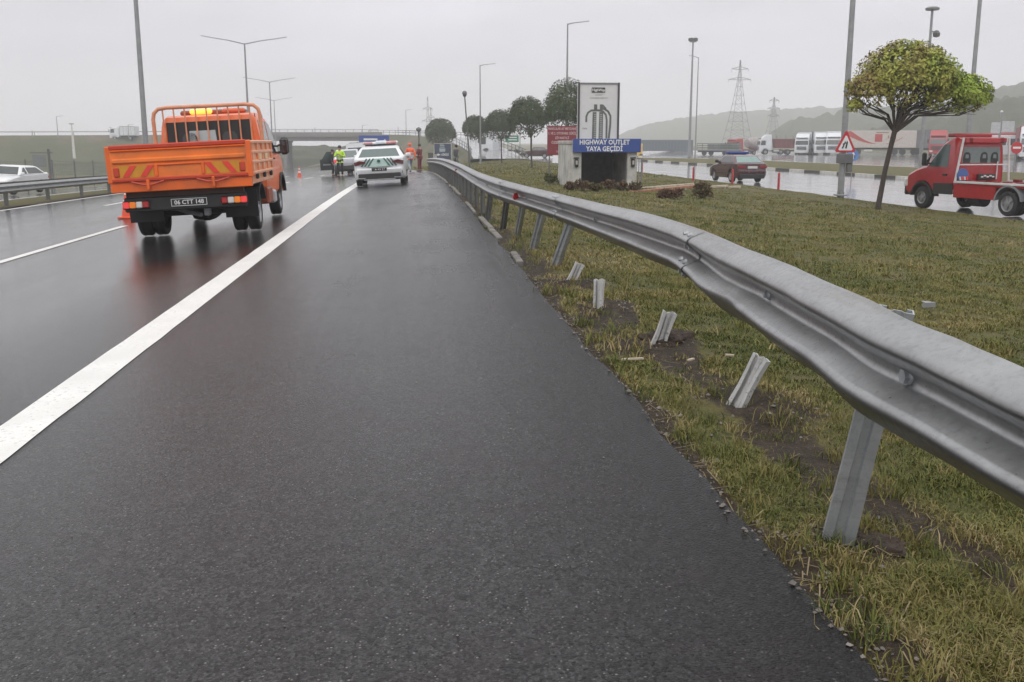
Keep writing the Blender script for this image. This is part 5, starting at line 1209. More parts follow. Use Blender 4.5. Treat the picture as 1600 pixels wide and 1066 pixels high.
# ---------------------------------------------------------------- trees
def leaves(name, P, N, S, rnd, m, parent, origin=Vector((0, 0, 0))):
    """leaf-shaped faces at P with normals N and sizes S"""
    n = len(P); N = N/np.maximum(1e-6, np.linalg.norm(N, axis=1))[:, None]
    r = np.random.randn(n, 3); U = np.cross(N, r); U /= np.maximum(1e-6, np.linalg.norm(U, axis=1))[:, None]; Wv = np.cross(N, U)
    a = P-U*S[:, None]; b = P-Wv*(S*.45)[:, None]+N*(S*.12)[:, None]; c = P+U*S[:, None]*1.05-N*(S*.2)[:, None]; d = P+Wv*(S*.45)[:, None]+N*(S*.12)[:, None]
    V = np.stack([a, b, c, d], 1).reshape(-1, 3); F = np.arange(4*n).reshape(-1, 4)
    return from_arrays(name, V, F, m, parent, attrs={'rnd': np.repeat(rnd, 4)})
def umbrella(label, base, fork, blobs, m, nleaf, ls, seed, rt=.085, group=None, name='umbrella_tree', sag=None, grad=0, nb=22, cat='tree'):
    """trunk, fan of limbs and a dome-shaped crown; blobs: (x, y, z, rx, ry, rz, weight, hue)"""
    rg = random.Random(seed); np.random.seed(seed); o = thing(name, label, cat, base, group=group); fk = Vector(fork)
    mb = MB(); mid = fk*.5+Vector((-.03, .02, 0)); mb.tube([(0, 0, -.15), (0, 0, .12), mid, fk], [rt*1.5, rt*1.05, rt*.9, rt*.95], 10)
    mb.build('trunk', BARK, o, smooth=60); mb = MB()
    wts = [b[6] for b in blobs]
    for k in range(nb):
        b = rg.choices(blobs, wts)[0]; a = rg.uniform(0, 6.283); rr = rg.uniform(.25, .9)**.6
        e = Vector((b[0]+math.cos(a)*rr*b[3]*.9, b[1]+math.sin(a)*rr*b[4]*.9, b[2]-b[5]*(.15+.25*rg.random())+(1-rr)*b[5]*.8)); d = e-fk
        c1 = fk+d*.35+Vector((-d.x*.10, -d.y*.10, d.length*.05)); c2 = fk+d*.7+Vector((0, 0, -.03*d.length)); j = lambda s: Vector((rg.uniform(-s, s), rg.uniform(-s, s), rg.uniform(-s, s)))
        mb.tube([fk-Vector((0, 0, .1)), c1+j(.04), c2+j(.06), e], [rt*.45, rt*.30, rt*.2, rt*.08], 5)
        for q in range(3):
            s = c2 if q else c1; t = s+(e-s)*rg.uniform(.5, .9)+j(.35*max(.3, d.length*.25)); t.z = max(t.z, s.z); mb.tube([s, (s+t)/2+j(.05), t], [rt*.16, rt*.11, rt*.05], 4)
    mb.build('limbs', BARK, o, smooth=60)
    P = []; N = []; R = []; tot = sum(wts)
    for b in blobs:
        nn = int(nleaf*b[6]/tot); k = 0
        while k < nn:
            v = np.random.randn(3); v /= np.linalg.norm(v)
            if v[2] < -.30 and rg.random() < .88: continue
            rad = rg.uniform(.35, 1.0)**.45; c = np.array(b[:3])+v*np.array(b[3:6])*rad
            f = nz2(c[0]+seed, c[1]*1.3+c[2]*1.1, 1.5/ (b[3]**.5), seed)
            edge = .97+.42*nz2(c[0]*1.2, c[2]*1.2+c[1], 2.6, seed+3)+.2*nz2(c[0], c[2]*1.1+c[1], 5.5, seed)
            if rad > .80*edge+.12 or f < -.28: 
                if rg.random() < .85: continue
            P.append(c); N.append(v+np.random.randn(3)*.55+np.array((0, 0, .5))); R.append(max(0, min(1, b[7]+(grad*(c[0]-.6) if grad else 0)+.55*nz2(c[0], c[1]+c[2], 1.1, seed+5)+rg.uniform(-.16, .16)))); k += 1
    P = np.array(P); N = np.array(N); S = ls*np.random.uniform(.6, 1.3, len(P))
    leaves('crown', P, N, S, np.array(R), m, o); return o
M_LEAF1 = attr_mat('autumn_leaves', [(0, (.18, .09, .045)), (.10, (.25, .17, .055)), (.28, (.30, .27, .06)), (.54, (.35, .37, .06)), (.82, (.23, .31, .035)), (1, (.32, .42, .055))], .55, spec=.3)
M_LEAF2 = attr_mat('dark_leaves', [(0, (.022, .038, .013)), (.4, (.042, .068, .021)), (.7, (.064, .096, .028)), (1, (.10, .125, .036))], .6, spec=.25)
tb = G(1372, 327)
umbrella('large umbrella-shaped tree with olive and russet leaves, bright green on its right', tb, (.36, 0, 2.42),
    [(.55, 0, 3.98, 1.55, 1.4, 1.12, 5, .50), (1.25, .1, 3.88, 1.2, 1.1, .92, 2.4, .58), (2.2, 0, 3.50, 1.2, .9, .66, 2.2, .56), (-.45, 0, 3.58, .85, .9, .62, 1.3, .36), (-.95, 0, 3.12, .26, .3, .24, .22, .55), (2.75, 0, 3.28, .62, .6, .36, .7, .66)], M_LEAF1, 21000, .064, 5, .082, nb=34, grad=.12)
def row_tree(px, py, crown, label, seed, n=7000):
    b = G(px, py) if py else AT(px, 268, 52); b.z = gz(b.x, b.y); Y = b.y; sc = Y*.98/FPX
    x0, x1, y0, y1 = crown; zt = AT(px, y0, Y).z-b.z; zb = AT(px, y1, Y).z-b.z; cx = ((x0+x1)/2-px)*sc; rx = (x1-x0)/2*sc
    rz = (zt-zb)*.72; zc = zb+(zt-zb)*.34
    bl = [(cx, 0, zc, rx, rx, rz, 4, .45), (cx-rx*.45, .2, zc-.1*rz, rx*.55, rx*.6, rz*.7, 1, .4), (cx+rx*.45, -.2, zc-.15*rz, rx*.6, rx*.6, rz*.65, 1, .4)]
    return umbrella(label, b, (cx*.15, 0, max(.8, zb*.80)), bl, M_LEAF2, n, .012*rx+.060*sc*26, seed, .085, 'dark umbrella trees in a row', nb=14)
row_tree(751, 252.5, (722, 764, 181, 211), 'dark umbrella tree next to the leaning globe lamp', 21)
row_tree(784, 255, (756, 806, 172, 210), 'dark umbrella tree second from the globe lamp, green sign to its right', 22)
row_tree(831, 262, (790, 856, 152, 201), 'dark umbrella tree left of the red notice board', 23, 9000)
row_tree(889, 266, (845, 930, 125, 200), 'dark umbrella tree partly hidden behind the white map poster', 24, 9500)
row_tree(688, 249.5, (664, 713, 186, 219), 'far dark rounded tree rising behind the dark blue board', 25)
# bushes and weeds
M_WEED = attr_mat('dry_weeds', [(0, (.10, .045, .028)), (.35, (.13, .085, .04)), (.6, (.09, .085, .03)), (1, (.07, .10, .025))], .7)
def bush(label, base, w, h, d, n, seed, hue, ls=.05, name='bush'):
    np.random.seed(seed); o = thing(name, label, 'bush', base, group='dry bushes by the underpass entrance')
    t = np.random.rand(n)**.6; a = np.random.rand(n)*6.283; r = np.sqrt(np.random.rand(n))
    P = np.stack([np.cos(a)*r*w/2*(1-.35*t), np.sin(a)*r*d/2, t*h*(.6+.5*np.array([nz2(math.cos(q)*s*3, seed, 1.2, 2) for q, s in zip(a, r)])+.1)], 1)
    leaves('foliage', P, np.random.randn(n, 3)+np.array((0, -.3, .4)), ls*np.random.uniform(.6, 1.4, n), np.clip(hue+np.random.randn(n)*.22, 0, 1), M_WEED, o)
    mb = MB(); rg = random.Random(seed)
    for k in range(9): x, y = rg.uniform(-w*.3, w*.3), rg.uniform(-d*.3, d*.3); mb.tube([(x*.4, y*.4, -.02), (x*.8, y*.8, h*.5), (x, y, h*.85)], [.012, .009, .004], 5)
    mb.build('stems', BARK, o); return o
bush('reddish dry bush right of the underpass entrance, before the planks', G(1046, 309), 1.0, .34, .7, 800, 3, .12)
bush('larger olive dry bush left of the maroon car', G(1097, 309), .75, .58, .6, 800, 4, .40)
for k, px in enumerate((893, 912, 932, 951, 972, 992)): bush('low russet weed clump %s the underpass opening' % ('left of', 'at the left foot of', 'left of centre below', 'right of centre below', 'at the right foot of', 'right of')[k], G(px, 296+(k % 3)), .62, .34+.1*(k % 2), .5, 420, 30+k, .18+.12*(k % 3), .045, 'weed_clump')
for px, py, s in ((861, 286, 9),): bush('green weed clump at the left corner of the underpass entrance', G(px, py), .7, .4, .5, 420, s, .75, .05, 'weed_clump')
# ---------------------------------------------------------------- grass blades
def blades(P, h, w, rnd, lean, name=None):
    n = len(P); a = np.random.rand(n)*6.283; dx = np.cos(a); dy = np.sin(a); b = np.random.rand(n)*6.283; l = lean*np.random.uniform(.3, 1.3, n)*h
    Lx, Ly = np.cos(b)*l, np.sin(b)*l
    v0 = P+np.stack([-dx*w/2, -dy*w/2, np.full(n, -.006)], 1); v1 = P+np.stack([dx*w/2, dy*w/2, np.full(n, -.006)], 1)
    v2 = P+np.stack([dx*w*.38+Lx*.4, dy*w*.38+Ly*.4, h*.6], 1); v3 = P+np.stack([-dx*w*.38+Lx*.4, -dy*w*.38+Ly*.4, h*.6], 1); v4 = P+np.stack([Lx, Ly, h*np.clip(1.05-lean*.3, .5, 1)], 1)
    V = np.stack([v0, v1, v2, v3, v4], 1).reshape(-1, 3); i = np.arange(n)[:, None]*5
    return V, np.concatenate([i+np.array([[0, 1, 2]]), i+np.array([[0, 2, 3]]), i+np.array([[3, 2, 4]])]), np.repeat(rnd, 5)
def vnoise(x, y, s, seed):
    return np.array([mnoise.noise((a*s+seed, b*s, seed*2.1)) for a, b in zip(x, y)])
def scatter(n, y0, y1, x1, hmean, w, seed, dens=0.):
    np.random.seed(seed); Y = y0+(y1-y0)*np.random.rand(n); xl = EDGE-.02+(x1(Y)-EDGE)*np.random.rand(n)**1.0
    dd = np.array([verge_dirt(a, b) for a, b in zip(xl, Y)]); c = vnoise(xl, Y, 2.2, 3.); c2 = vnoise(xl, Y, .7, 9.); c3 = vnoise(xl, Y, 7., 4.)
    keep = (np.random.rand(n) > np.clip(dd*1.25, 0, .97)) & (np.random.rand(n) < .62+.7*c+.5*c3)
    Y, xl, c, c2, c3, dd = Y[keep], xl[keep], c[keep], c2[keep], c3[keep], dd[keep]; m = len(Y)
    cs = np.array([cshift(q) for q in Y]); Z = np.array([verge_z(a, b) for a, b in zip(xl, Y)])
    P = np.stack([xl+cs, Y, Z], 1)
    h = hmean*(.75+.9*np.clip(c+.2, -.4, 1)+.5*c3)*np.random.uniform(.5, 1.4, m)*(1-.3*dd)+.006
    rnd = np.clip(.40+.55*c2+.25*c+np.random.randn(m)*.17+.35*(dd > .25), 0, 1)
    return blades(P, h, w*np.random.uniform(.7, 1.3, m), rnd, 1.25)
sets = [scatter(190000, 1.15, 5.2, lambda Y: np.minimum(1.0+Y*.72+.6, 5.2), .024, .0040, 1), scatter(190000, 5.2, 11, lambda Y: 1.4+Y*.66, .027, .0062, 2), scatter(150000, 11, 24, lambda Y: np.minimum(1.6+Y*.64, 16), .026, .010, 3), scatter(100000, 24, 60, lambda Y: np.full_like(Y, 16.2), .030, .020, 4), scatter(45000, 60, 125, lambda Y: np.full_like(Y, 16.2), .07, .06, 5)]
def clumps(n, y0, y1, nb, h, w, seed):
    np.random.seed(seed); Yc = y0+(y1-y0)*np.random.rand(n); xc = EDGE+.05+(np.minimum(1.0+Yc*.62, 15.2)-EDGE)*np.random.rand(n)**1.3
    Y = np.repeat(Yc, nb)+np.random.randn(n*nb)*.03*np.repeat(1+Yc*.06, nb); xl = np.repeat(xc, nb)+np.random.randn(n*nb)*.03*np.repeat(1+Yc*.06, nb); xl = np.maximum(xl, .99)
    P = np.stack([xl+np.array([cshift(q) for q in Y]), Y, np.array([verge_z(a, b) for a, b in zip(xl, Y)])], 1)
    rc = np.repeat(np.random.rand(n), nb); return blades(P, h*np.random.uniform(.4, 1.5, n*nb)*np.repeat(np.random.uniform(.5, 1.3, n), nb), w*np.random.uniform(.7, 1.3, n*nb), np.clip(.1+.75*rc+np.random.randn(n*nb)*.12, 0, 1), .8)
sets += [clumps(300, 1.3, 6, 34, .055, .0045, 41), clumps(420, 6, 16, 26, .07, .008, 42), clumps(300, 16, 34, 20, .08, .016, 43)]
V = np.concatenate([s[0] for s in sets]); off = 0; Fs = []
for s in sets: Fs.append(s[1]+off); off += len(s[0])
tag(from_arrays('grass', V, np.concatenate(Fs), M_BLADE, attrs={'rnd': np.concatenate([s[2] for s in sets])}), kind='stuff')
# straw and dry stalks near the bent post and along the asphalt edge
np.random.seed(77); n = 420; Y = 1.3+9*np.random.rand(n)**1.4; xl = np.array([edge_x(q) for q in Y])+np.abs(np.random.randn(n))*.28-.01
P = np.stack([xl, Y, np.array([verge_z(a, b) for a, b in zip(xl, Y)])+.006], 1); a = np.random.rand(n)*6.283; L = np.random.uniform(.03, .10, n); D = np.stack([np.cos(a)*L, np.sin(a)*L, np.random.uniform(-.1, .3, n)*L], 1); w = np.stack([-np.sin(a), np.cos(a), a*0], 1)*.0022
V = np.stack([P-D-w, P-D+w, P+D+w, P+D-w], 1).reshape(-1, 3); tag(from_arrays('straw', V, np.arange(4*n).reshape(-1, 4), attr_mat('straw_pale', [(0, (.12, .085, .045)), (1, (.27, .21, .12))]), attrs={'rnd': np.repeat(np.random.rand(n), 4)}), kind='stuff')
# gravel along the asphalt edge and on the shoulder
rg = random.Random(12); mb = MB()
def pebble(x, y, z, r):
    k = [(1, 0, 0), (0, 1, 0), (-1, 0, 0), (0, -1, 0), (0, 0, 1), (0, 0, -1)]; ss = (rg.uniform(.7, 1.3), rg.uniform(.7, 1.2), rg.uniform(.5, .9)); an = rg.uniform(0, 6.28); R = Matrix.Rotation(an, 3, 'Z')
    mb.add([Vector((x, y, z))+R @ Vector((a*r*ss[0]*rg.uniform(.8, 1.1), b*r*ss[1], c*r*ss[2])) for a, b, c in k], [(0, 1, 4), (1, 2, 4), (2, 3, 4), (3, 0, 4), (1, 0, 5), (2, 1, 5), (3, 2, 5), (0, 3, 5)])
for k in range(1100):
    Y = 1.2+13*rg.random()**1.5; e = abs(rg.gauss(0, .13)); xl = edge_x(Y)+e-.03; pebble(xl, Y, verge_z(max(xl, .96), Y)+.004+(.03 if xl < edge_x(Y) else 0), rg.choice((.004, .005, .007, .010)) if rg.random() < .97 else .018)
for k in range(160):
    Y = 1.4+9*rg.random()**1.3; xl = rg.uniform(-2, EDGE); pebble(xl, Y, zl(xl, Y)+.002, rg.choice((.0025, .003, .0045)))
for k in range(260):
    p = rg.choice(STUB_POS+[POST0]); x, y = p.x+rg.gauss(.05, .22), p.y+rg.gauss(-.08, .25); pebble(x, y, verge_z(max(.96, x), y)+.004, rg.choice((.006, .009, .014)))
tag(mb.build('gravel', attr_mat('gravel_stones', [(0, (.2, .18, .16)), (1, (.2, .18, .16))]) if False else mat('gravel_stone', (.19, .165, .145), .8, var=.55, vscale=9)), kind='stuff')
# clods of dug-up soil at the posts
for p, lab in ((STUB_POS[2], 'dark soil clod mound behind the flat-faced post stub'), (POST0, 'small dark clod of turf at the foot of the bent post')):
    big = lab.startswith('dark'); o = thing('soil_clod', lab, 'soil', (p.x+(.12 if big else .13), p.y+(.10 if big else -.05), verge_z(p.x+.12, p.y)-.01)); V = []; F = []
    nu, nv = 22, 12; R = .21 if big else .085
    for i in range(nv+1):
        for j in range(nu):
            th = math.pi/2*i/nv; ph = 2*math.pi*j/nu; v = Vector((math.sin(th)*math.cos(ph), math.sin(th)*math.sin(ph), math.cos(th)*.42)); k = 1+.35*mnoise.noise(v*2.3+Vector((p.x, p.y, 0)))+.25*mnoise.noise(v*6); V.append(v*R*k)
    for i in range(nv):
        for j in range(nu): F.append((i*nu+j, (i+1)*nu+j, (i+1)*nu+(j+1) % nu, i*nu+(j+1) % nu))
    from_arrays('clod', V, F, mat('dark_soil', (.045, .030, .021), .95, var=.4, vscale=20, bump=.8, bscale=70), o, smooth=60)
# ---------------------------------------------------------------- people
SKIN = mat('skin', (.42, .24, .17), .55, var=.06)
def skin_mesh(name, verts, edges, m, parent, root=0, sub=1):
    me = bpy.data.meshes.new(name); bm = bmesh.new(); ly = bm.verts.layers.skin.verify()
    vs = [bm.verts.new(v[:3]) for v in verts]
    for v, q in zip(vs, verts):
        rr = q[3] if isinstance(q[3], tuple) else (q[3], q[3]); v[ly].radius = rr
    bm.verts.ensure_lookup_table(); vs[root][ly].use_root = True
    for a, b in edges: bm.edges.new((vs[a], vs[b]))
    bm.to_mesh(me); bm.free(); me.materials.append(m); o = bpy.data.objects.new(name, me); COL.objects.link(o); o.parent = parent
    s = o.modifiers.new('skin', 'SKIN'); s.use_smooth_shade = True
    if sub: o.modifiers.new('sub', 'SUBSURF').render_levels = sub
    return o
def person(label, base, yaw, J, jacket, trousers, hair, shoes=BLACK, vest=None, hat=None, long_coat=False):
    """J: joints of the posed figure in metres (facing +y): elbows, wrists, knees, ankles, lean"""
    o = thing('person', label, 'person', base, (0, 0, yaw)); ln = J.get('lean', 0.)
    hip = Vector((0, 0, .94)); chest = Vector((0, ln*.5, 1.28)); neck = Vector((0, ln*.7, 1.48)); hd = Vector((0, ln*.9+.02, 1.64))
    V = [(*hip, (.15, .11)), (*chest, (.165, .115)), (0, neck.y, 1.42, (.10, .08)), (*neck, .058), (hd.x, hd.y+.01, 1.56, .07), (*hd, (.078, .098)), (hd.x, hd.y, 1.735, (.07, .085))]; E = [(0, 1), (1, 2), (2, 3), (3, 4), (4, 5), (5, 6)]
    arms = {}
    for s, k in ((-1, 'l'), (1, 'r')):
        sh = Vector((s*.185, chest.y, 1.395)); el = Vector(J['el'+k]); wr = Vector(J['wr'+k]); i = len(V); arms[k] = (sh, el, wr)
        V += [(*sh, .062), (*((sh+el)/2), .052), (*el, .043), (*((el+wr)/2), .040), (*wr, .028)]; E += [(2, i), (i, i+1), (i+1, i+2), (i+2, i+3), (i+3, i+4)]
        d = (wr-el).normalized(); sd = d.cross(Vector((0, 1, .3))).normalized()*s; pm = wr+d*.055; V.append((*pm, (.032, .02))); E.append((i+4, i+5)); b = len(V)
        for q, (ofs, ll) in enumerate(((-.027, .075), (-.009, .085), (.009, .08), (.026, .062))):
            a = pm+d*.035+sd*ofs; t = a+d*ll*.55+Vector((0, .012, 0)); u = t+d*ll*.4+Vector((0, .018, -.008)); n = len(V); V += [(*a, .0095), (*t, .009), (*u, .007)]; E += [(i+5, n), (n, n+1), (n+1, n+2)]
        n = len(V); a = wr+d*.03+sd*-.035; V += [(*a, .011), (*(a+d*.035-sd*.02), .0095)]; E += [(i+5, n), (n, n+1)]
    legs = {}
    for s, k in ((-1, 'l'), (1, 'r')):
        hp = Vector((s*.095, 0, .90)); kn = Vector(J['kn'+k]); an = Vector(J['an'+k]); i = len(V); legs[k] = (hp, kn, an)
        V += [(*hp, .085), (*((hp+kn)/2), .075), (*kn, .056), (*((kn+an)/2+Vector((0, -.015, 0))), .052), (*an, .036), (an.x, an.y+.12, an.z-.045, (.035, .025))]; E += [(0, i)]+[(i+q, i+q+1) for q in range(5)]
    skin_mesh('body', V, E, SKIN, o)
    # face
    fy = hd.y+.098
    for s in (-1, 1):
        MB().lathe([(0, -.012), (.012, 0), (0, .012)], (s*.031, fy-.012, 1.655), 'z', 8).build('eye', INK, o); MB().box((s*.082, hd.y, 1.64), (.02, .04, .06), b=.008).build('ear', SKIN, o)
    MB().prism([(0, 1.655), (.024, 1.60), (0, 1.592)], -.013, .013, lambda u, v, h: (h, fy-.012+u, v)).build('nose', SKIN, o); MB().box((0, fy-.012, 1.572), (.05, .012, .012), b=.004).build('mouth', mat('lip', (.3, .1, .09), .5), o)
    hm_ = hat or hair; hp_ = [(.0, .125), (.05, .118), (.088, .085), (.104, .035), (.104, -.02), (.094, -.04)] ; MB().lathe(hp_, (hd.x, hd.y-.012, 1.66), 'z', 16).build('hat' if hat else 'hair', hm_, o, smooth=60)
    # clothes: jacket with sleeves, trousers, shoes
    jv = [(0, 0, .80 if not long_coat else .62, (.185, .145)), (0, ln*.1, .95, (.178, .135)), (chest.x, chest.y, chest.z, (.195, .145)), (0, neck.y, 1.43, (.12, .10)), (0, neck.y, 1.49, .082)]; je = [(0, 1), (1, 2), (2, 3), (3, 4)]
    for k in ('l', 'r'):
        sh, el, wr = arms[k]; i = len(jv); jv += [(*sh, .084), (*((sh+el)/2), .070), (*el, .062), (*((el+wr)/2), .056), (*(el+(wr-el)*.9), .048)]; je += [(3, i), (i, i+1), (i+1, i+2), (i+2, i+3), (i+3, i+4)]
    jk = skin_mesh('jacket', jv, je, jacket, o, 1)
    tv = [(0, 0, .97, (.155, .12))]; te = []
    for k in ('l', 'r'):
        hp, kn, an = legs[k]; i = len(tv); tv += [(*hp, .098), (*((hp+kn)/2), .09), (*kn, .072), (*((kn+an)/2), .068), (*(kn+(an-kn)*.93), .062)]; te += [(0, i), (i, i+1), (i+1, i+2), (i+2, i+3), (i+3, i+4)]
    skin_mesh('trousers', tv, te, trousers, o)
    for k in ('l', 'r'):
        an = legs[k][2]; skin_mesh('shoe', [(an.x, an.y-.04, an.z-.045, .042), (an.x, an.y+.05, an.z-.05, .045), (an.x, an.y+.16, an.z-.06, (.042, .03))], [(0, 1), (1, 2)], shoes, o)
    if vest:
        for z, w in ((1.02, .196), (1.18, .200)): MB().lathe([(w, -.022), (w+.006, 0), (w, .022)], (0, 0, 0), 'z', 24).build('reflective_band', vest, o, smooth=60, deform=lambda c, z=z: (c.x, c.y*.76+ln*.4, c.z+z))
    return o
REFL = mat('reflective_silver', (.6, .62, .6), .3, .2); HIVIS = mat('hivis_yellow', (.50, .78, .04), .6, var=.08); HIORANGE = mat('hivis_orange', (.85, .14, .05), .6, var=.08); NAVY = mat('navy_cloth', (.02, .025, .035), .8); BLKC = mat('black_cloth', (.014, .014, .016), .85); JEANS = mat('light_jeans', (.28, .33, .38), .8, var=.15); DARKHAIR = mat('dark_hair', (.015, .012, .010), .6)
DENIM = mat('grey_green_jeans', (.16, .21, .20), .8, var=.15); WINE = mat('wine_cloth', (.16, .02, .03), .8); GREYC = mat('dark_grey_cloth', (.06, .06, .07), .85)
stand = dict(elr=(.27, -.02, 1.12), ell=(-.27, -.02, 1.12), wrr=(.28, .06, .88), wrl=(-.28, .06, .88), knr=(.11, .03, .50), knl=(-.11, .03, .50), anr=(.12, 0, .09), anl=(-.12, 0, .09))
phone = dict(stand, elr=(.30, .05, 1.14), ell=(-.30, .05, 1.14), wrr=(.10, .30, 1.24), wrl=(-.08, .30, 1.24), knr=(.12, .02, .5), knl=(-.12, .03, .5), anr=(.14, 0, .09), anl=(-.13, .02, .09))
walk = dict(stand, knr=(.10, .20, .52), anr=(.10, .30, .10), knl=(-.10, -.02, .50), anl=(-.10, -.30, .14), elr=(.27, -.12, 1.13), ell=(-.27, .06, 1.12), wrr=(.26, -.10, .88), wrl=(-.26, .24, .94), lean=.05)
def stand_at(px, Y): p = AT(px, 260, Y); p.z = gz(p.x, p.y)+.01; return p
person('traffic officer in a bright yellow jacket standing in the lane beside the silver SUV', stand_at(531.5, 59), math.radians(170), phone, HIVIS, BLKC, DARKHAIR, vest=REFL, hat=mat('cap_dark', (.02, .02, .03), .6))
person('person in an orange jacket and pale trousers at the right of the patrol car', stand_at(641.5, 62.5), math.radians(20), walk, HIORANGE, JEANS, mat('orange_hood', (.8, .16, .06), .6), vest=REFL, hat=None)
pr = AT(656, 257, 66); person('person in wine-red clothes standing past the far end of the guardrail', (pr.x, pr.y, gz(pr.x, pr.y)), math.radians(60), phone, WINE, WINE, DARKHAIR)
person('pedestrian in a dark coat walking over the grass behind the guardrail', stand_at(712, 69), math.radians(-60), walk, GREYC, DENIM, DARKHAIR, long_coat=True)
ps_ = AT(520, 266, 69.5); person('person in dark clothes standing at the open door of the silver SUV', (ps_.x, ps_.y, gz(ps_.x, ps_.y)), math.radians(-100), stand, BLKC, BLKC, DARKHAIR)
# ---------------------------------------------------------------- lorries in the park beyond
def lorry_cab(o, paint, y=0., h=3.7, w=2.5, roof=True, grille=BLACK):
    """cab-over tractor front; origin at the rear axle group, y forward"""
    b = Body(o, w/2, 1.6, h, w/2*.92); y1 = y+2.3
    prof = [(y, .75), (y+.5, .7)]+arch(y+1.1, .62, .52, .55)+[(y1-.05, .42), (y1, .7), (y1+.02, 1.5), (y1-.10, 2.2), (y1-.30, 2.95)]+([(y1-.55, 3.15), (y1-1.2, h), (y+.1, h)] if roof else [(y1-.5, 3.0), (y, 3.0)])+[(y, 2.6)]
    b.shell('cab', prof, paint, .09, w=w/2)
    b.face('windscreen', (y1+.02, 1.72), (y1-.30, 2.85), -.88, .88, GLASS, v0=.05, v1=.95, off=.02)
    for s in (-1, 1):
        b.side('side_window', [(y+1.15, 1.75), (y1-.25, 1.75), (y1-.38, 2.6), (y+1.15, 2.6)], s, GLASS, .012)
        b.side('door_gap', [(y+1.0, .9), (y+1.03, .9), (y+1.03, 2.7), (y+1.0, 2.7)], s, GREY, .008)
        MB().box((s*(w/2+.16), y1-.05, 2.2), (.24, .14, .62), b=.05).build('mirror', BLACK, o); MB().box((s*.9, y1+.02, .72), (.45, .10, .22), b=.04).build('headlight', CLEAR, o)
        wheel(o, s*(w/2-.18), y+1.1, .50, .32, s, rr=.55)
    gm = MB()
    for k in range(4): gm.box((0, y1+.04, .98+.15*k), (1.7, .05, .09), b=.01)
    gm.build('grille', grille, o); MB().box((0, y1+.0, .48), (2.3, .16, .24), b=.05).build('bumper', paint, o); MB().box((0, y1-.16, 2.98), (2.1, .3, .08), b=.02).build('sun_visor', BLACK, o)
    return b
def rear_axles(o, ys, w=2.5, r=.5):
    for y in ys:
        for s in (-1, 1): wheel(o, s*(w/2-.2), y, r, .34, s, rr=.52)
def box_body(o, name, y0, y1, z0, z1, paint, w=2.5):
    p = MB().box((0, (y0+y1)/2, (z0+z1)/2), (w, y1-y0, z1-z0), b=.03).build(name, paint, o); fr = MB()
    for z in (z0+.05, z1-.05):
        for s in (-1, 1): fr.box((s*(w/2+.006), (y0+y1)/2, z), (.03, y1-y0-.1, .09))
    n = int((y1-y0)/.9)
    for k in range(n+1):
        for s in (-1, 1): fr.box((s*(w/2+.004), y0+.06+(y1-y0-.12)*k/n, (z0+z1)/2), (.012, .05, z1-z0-.2))
    fr.build('frame', GREY, p); MB().box((0, (y0+y1)/2, z0-.16), (.9, y1-y0-.1, .26)).build('chassis', BLACK, o); return p
def lorry(label, px, py, heading, paint, body=None, group='lorries parked beyond the service road', Y=None, h=3.7, name='lorry'):
    p = G(px, py) if Y is None else AT(px, py, Y); p.z = gz(p.x, p.y)+.02
    o = thing(name, label, 'lorry', p, (0, 0, math.radians(heading)), group); lorry_cab(o, paint, 3.2, h); MB().box((0, 1.4, .72), (.9, 5, .24)).build('chassis', BLACK, o); rear_axles(o, (.2, 1.5) if body else (.4,))
    for s in (-1, 1): MB().lathe([(0, -.5), (.3, -.5), (.3, .5), (0, .5)], (s*.95, 2.3, .62), 'y', 14).build('fuel_tank', RIM, o, smooth=40)
    if body: body(o)
    return o
WT = mat('lorry_white', (.66, .68, .70), .3, var=.06, coat=.3); DR = mat('tipper_red', (.16, .025, .028), .5, var=.25, dirt=.4); TRL = mat('trailer_cream', (.52, .47, .42), .5, var=.08, dirt=.2); TEAL = mat('trailer_slate', (.055, .085, .10), .5, var=.2); SLATE = mat('trailer_grey', (.14, .135, .14), .55, var=.15)
def tipper(o):
    b = MB().prism([(-4.5, 1.2), (2.6, 1.2), (2.9, 2.9), (-4.9, 2.9)], -1.22, 1.22, None, .04).build('tipper_body', DR, o); f = MB()
    for k in range(8): f.box((0, -4.2+.95*k, 2.0), (2.56, .12, 1.6))
    f.box((0, -1, 2.85), (2.6, 7.6, .12)); f.build('ribs', mat('rib_red', (.21, .04, .04), .5, dirt=.3), b)
    for k in range(5): MB().tube([(.6*(-1)**k, -4+1.5*k, 2.9), (.4*(-1)**k, -3.8+1.5*k, 3.5+.15*(k % 2))], .06, 5).build('rod', GREY, b)
    rear_axles(o, (-3.6, -2.4))
def mixer(o):
    m = MB(); m.lathe([(0, -3.2), (.5, -3.2), (.75, -2.6), (1.2, -.6), (1.2, .5), (.8, 1.9), (0, 2.0)], (0, -.9, 2.3), 'y', 20); m.build('drum', mat('drum_grey', (.33, .29, .28), .6, var=.25, dirt=.6), o, smooth=50)
    MB().prism([(-.9, 1.9), (.9, 1.9), (.5, 3.7), (-.5, 3.7)], -4.5, -3.9, lambda u, v, h: (u, h, v)).build('hopper', RED, o); MB().box((0, -4.2, 1.5), (1.6, .5, 1.4), b=.05).build('chute_frame', RED, o); MB().box((0, -1.2, 1.0), (2.3, 6, .3)).build('sub_frame', DR, o)
def curtain(paint, L=11.5, z1=3.95):
    def f(o): box_body(o, 'trailer', 2.6-L, 2.7, 1.15, z1, paint); rear_axles(o, (-7.0, -5.7, -4.4))
    return f
lorry('white lorry cab with a dark red tipper body behind it, side-on in the lorry park', 1231, 242, 78, WT, tipper)
lorry('grey-drum concrete mixer lorry left of the white cab', 1172, 243, 118, RED, mixer, h=3.2)
lorry('white lorry half hidden left of two frontal white lorries', 1259, 242, 150, WT, curtain(WT))
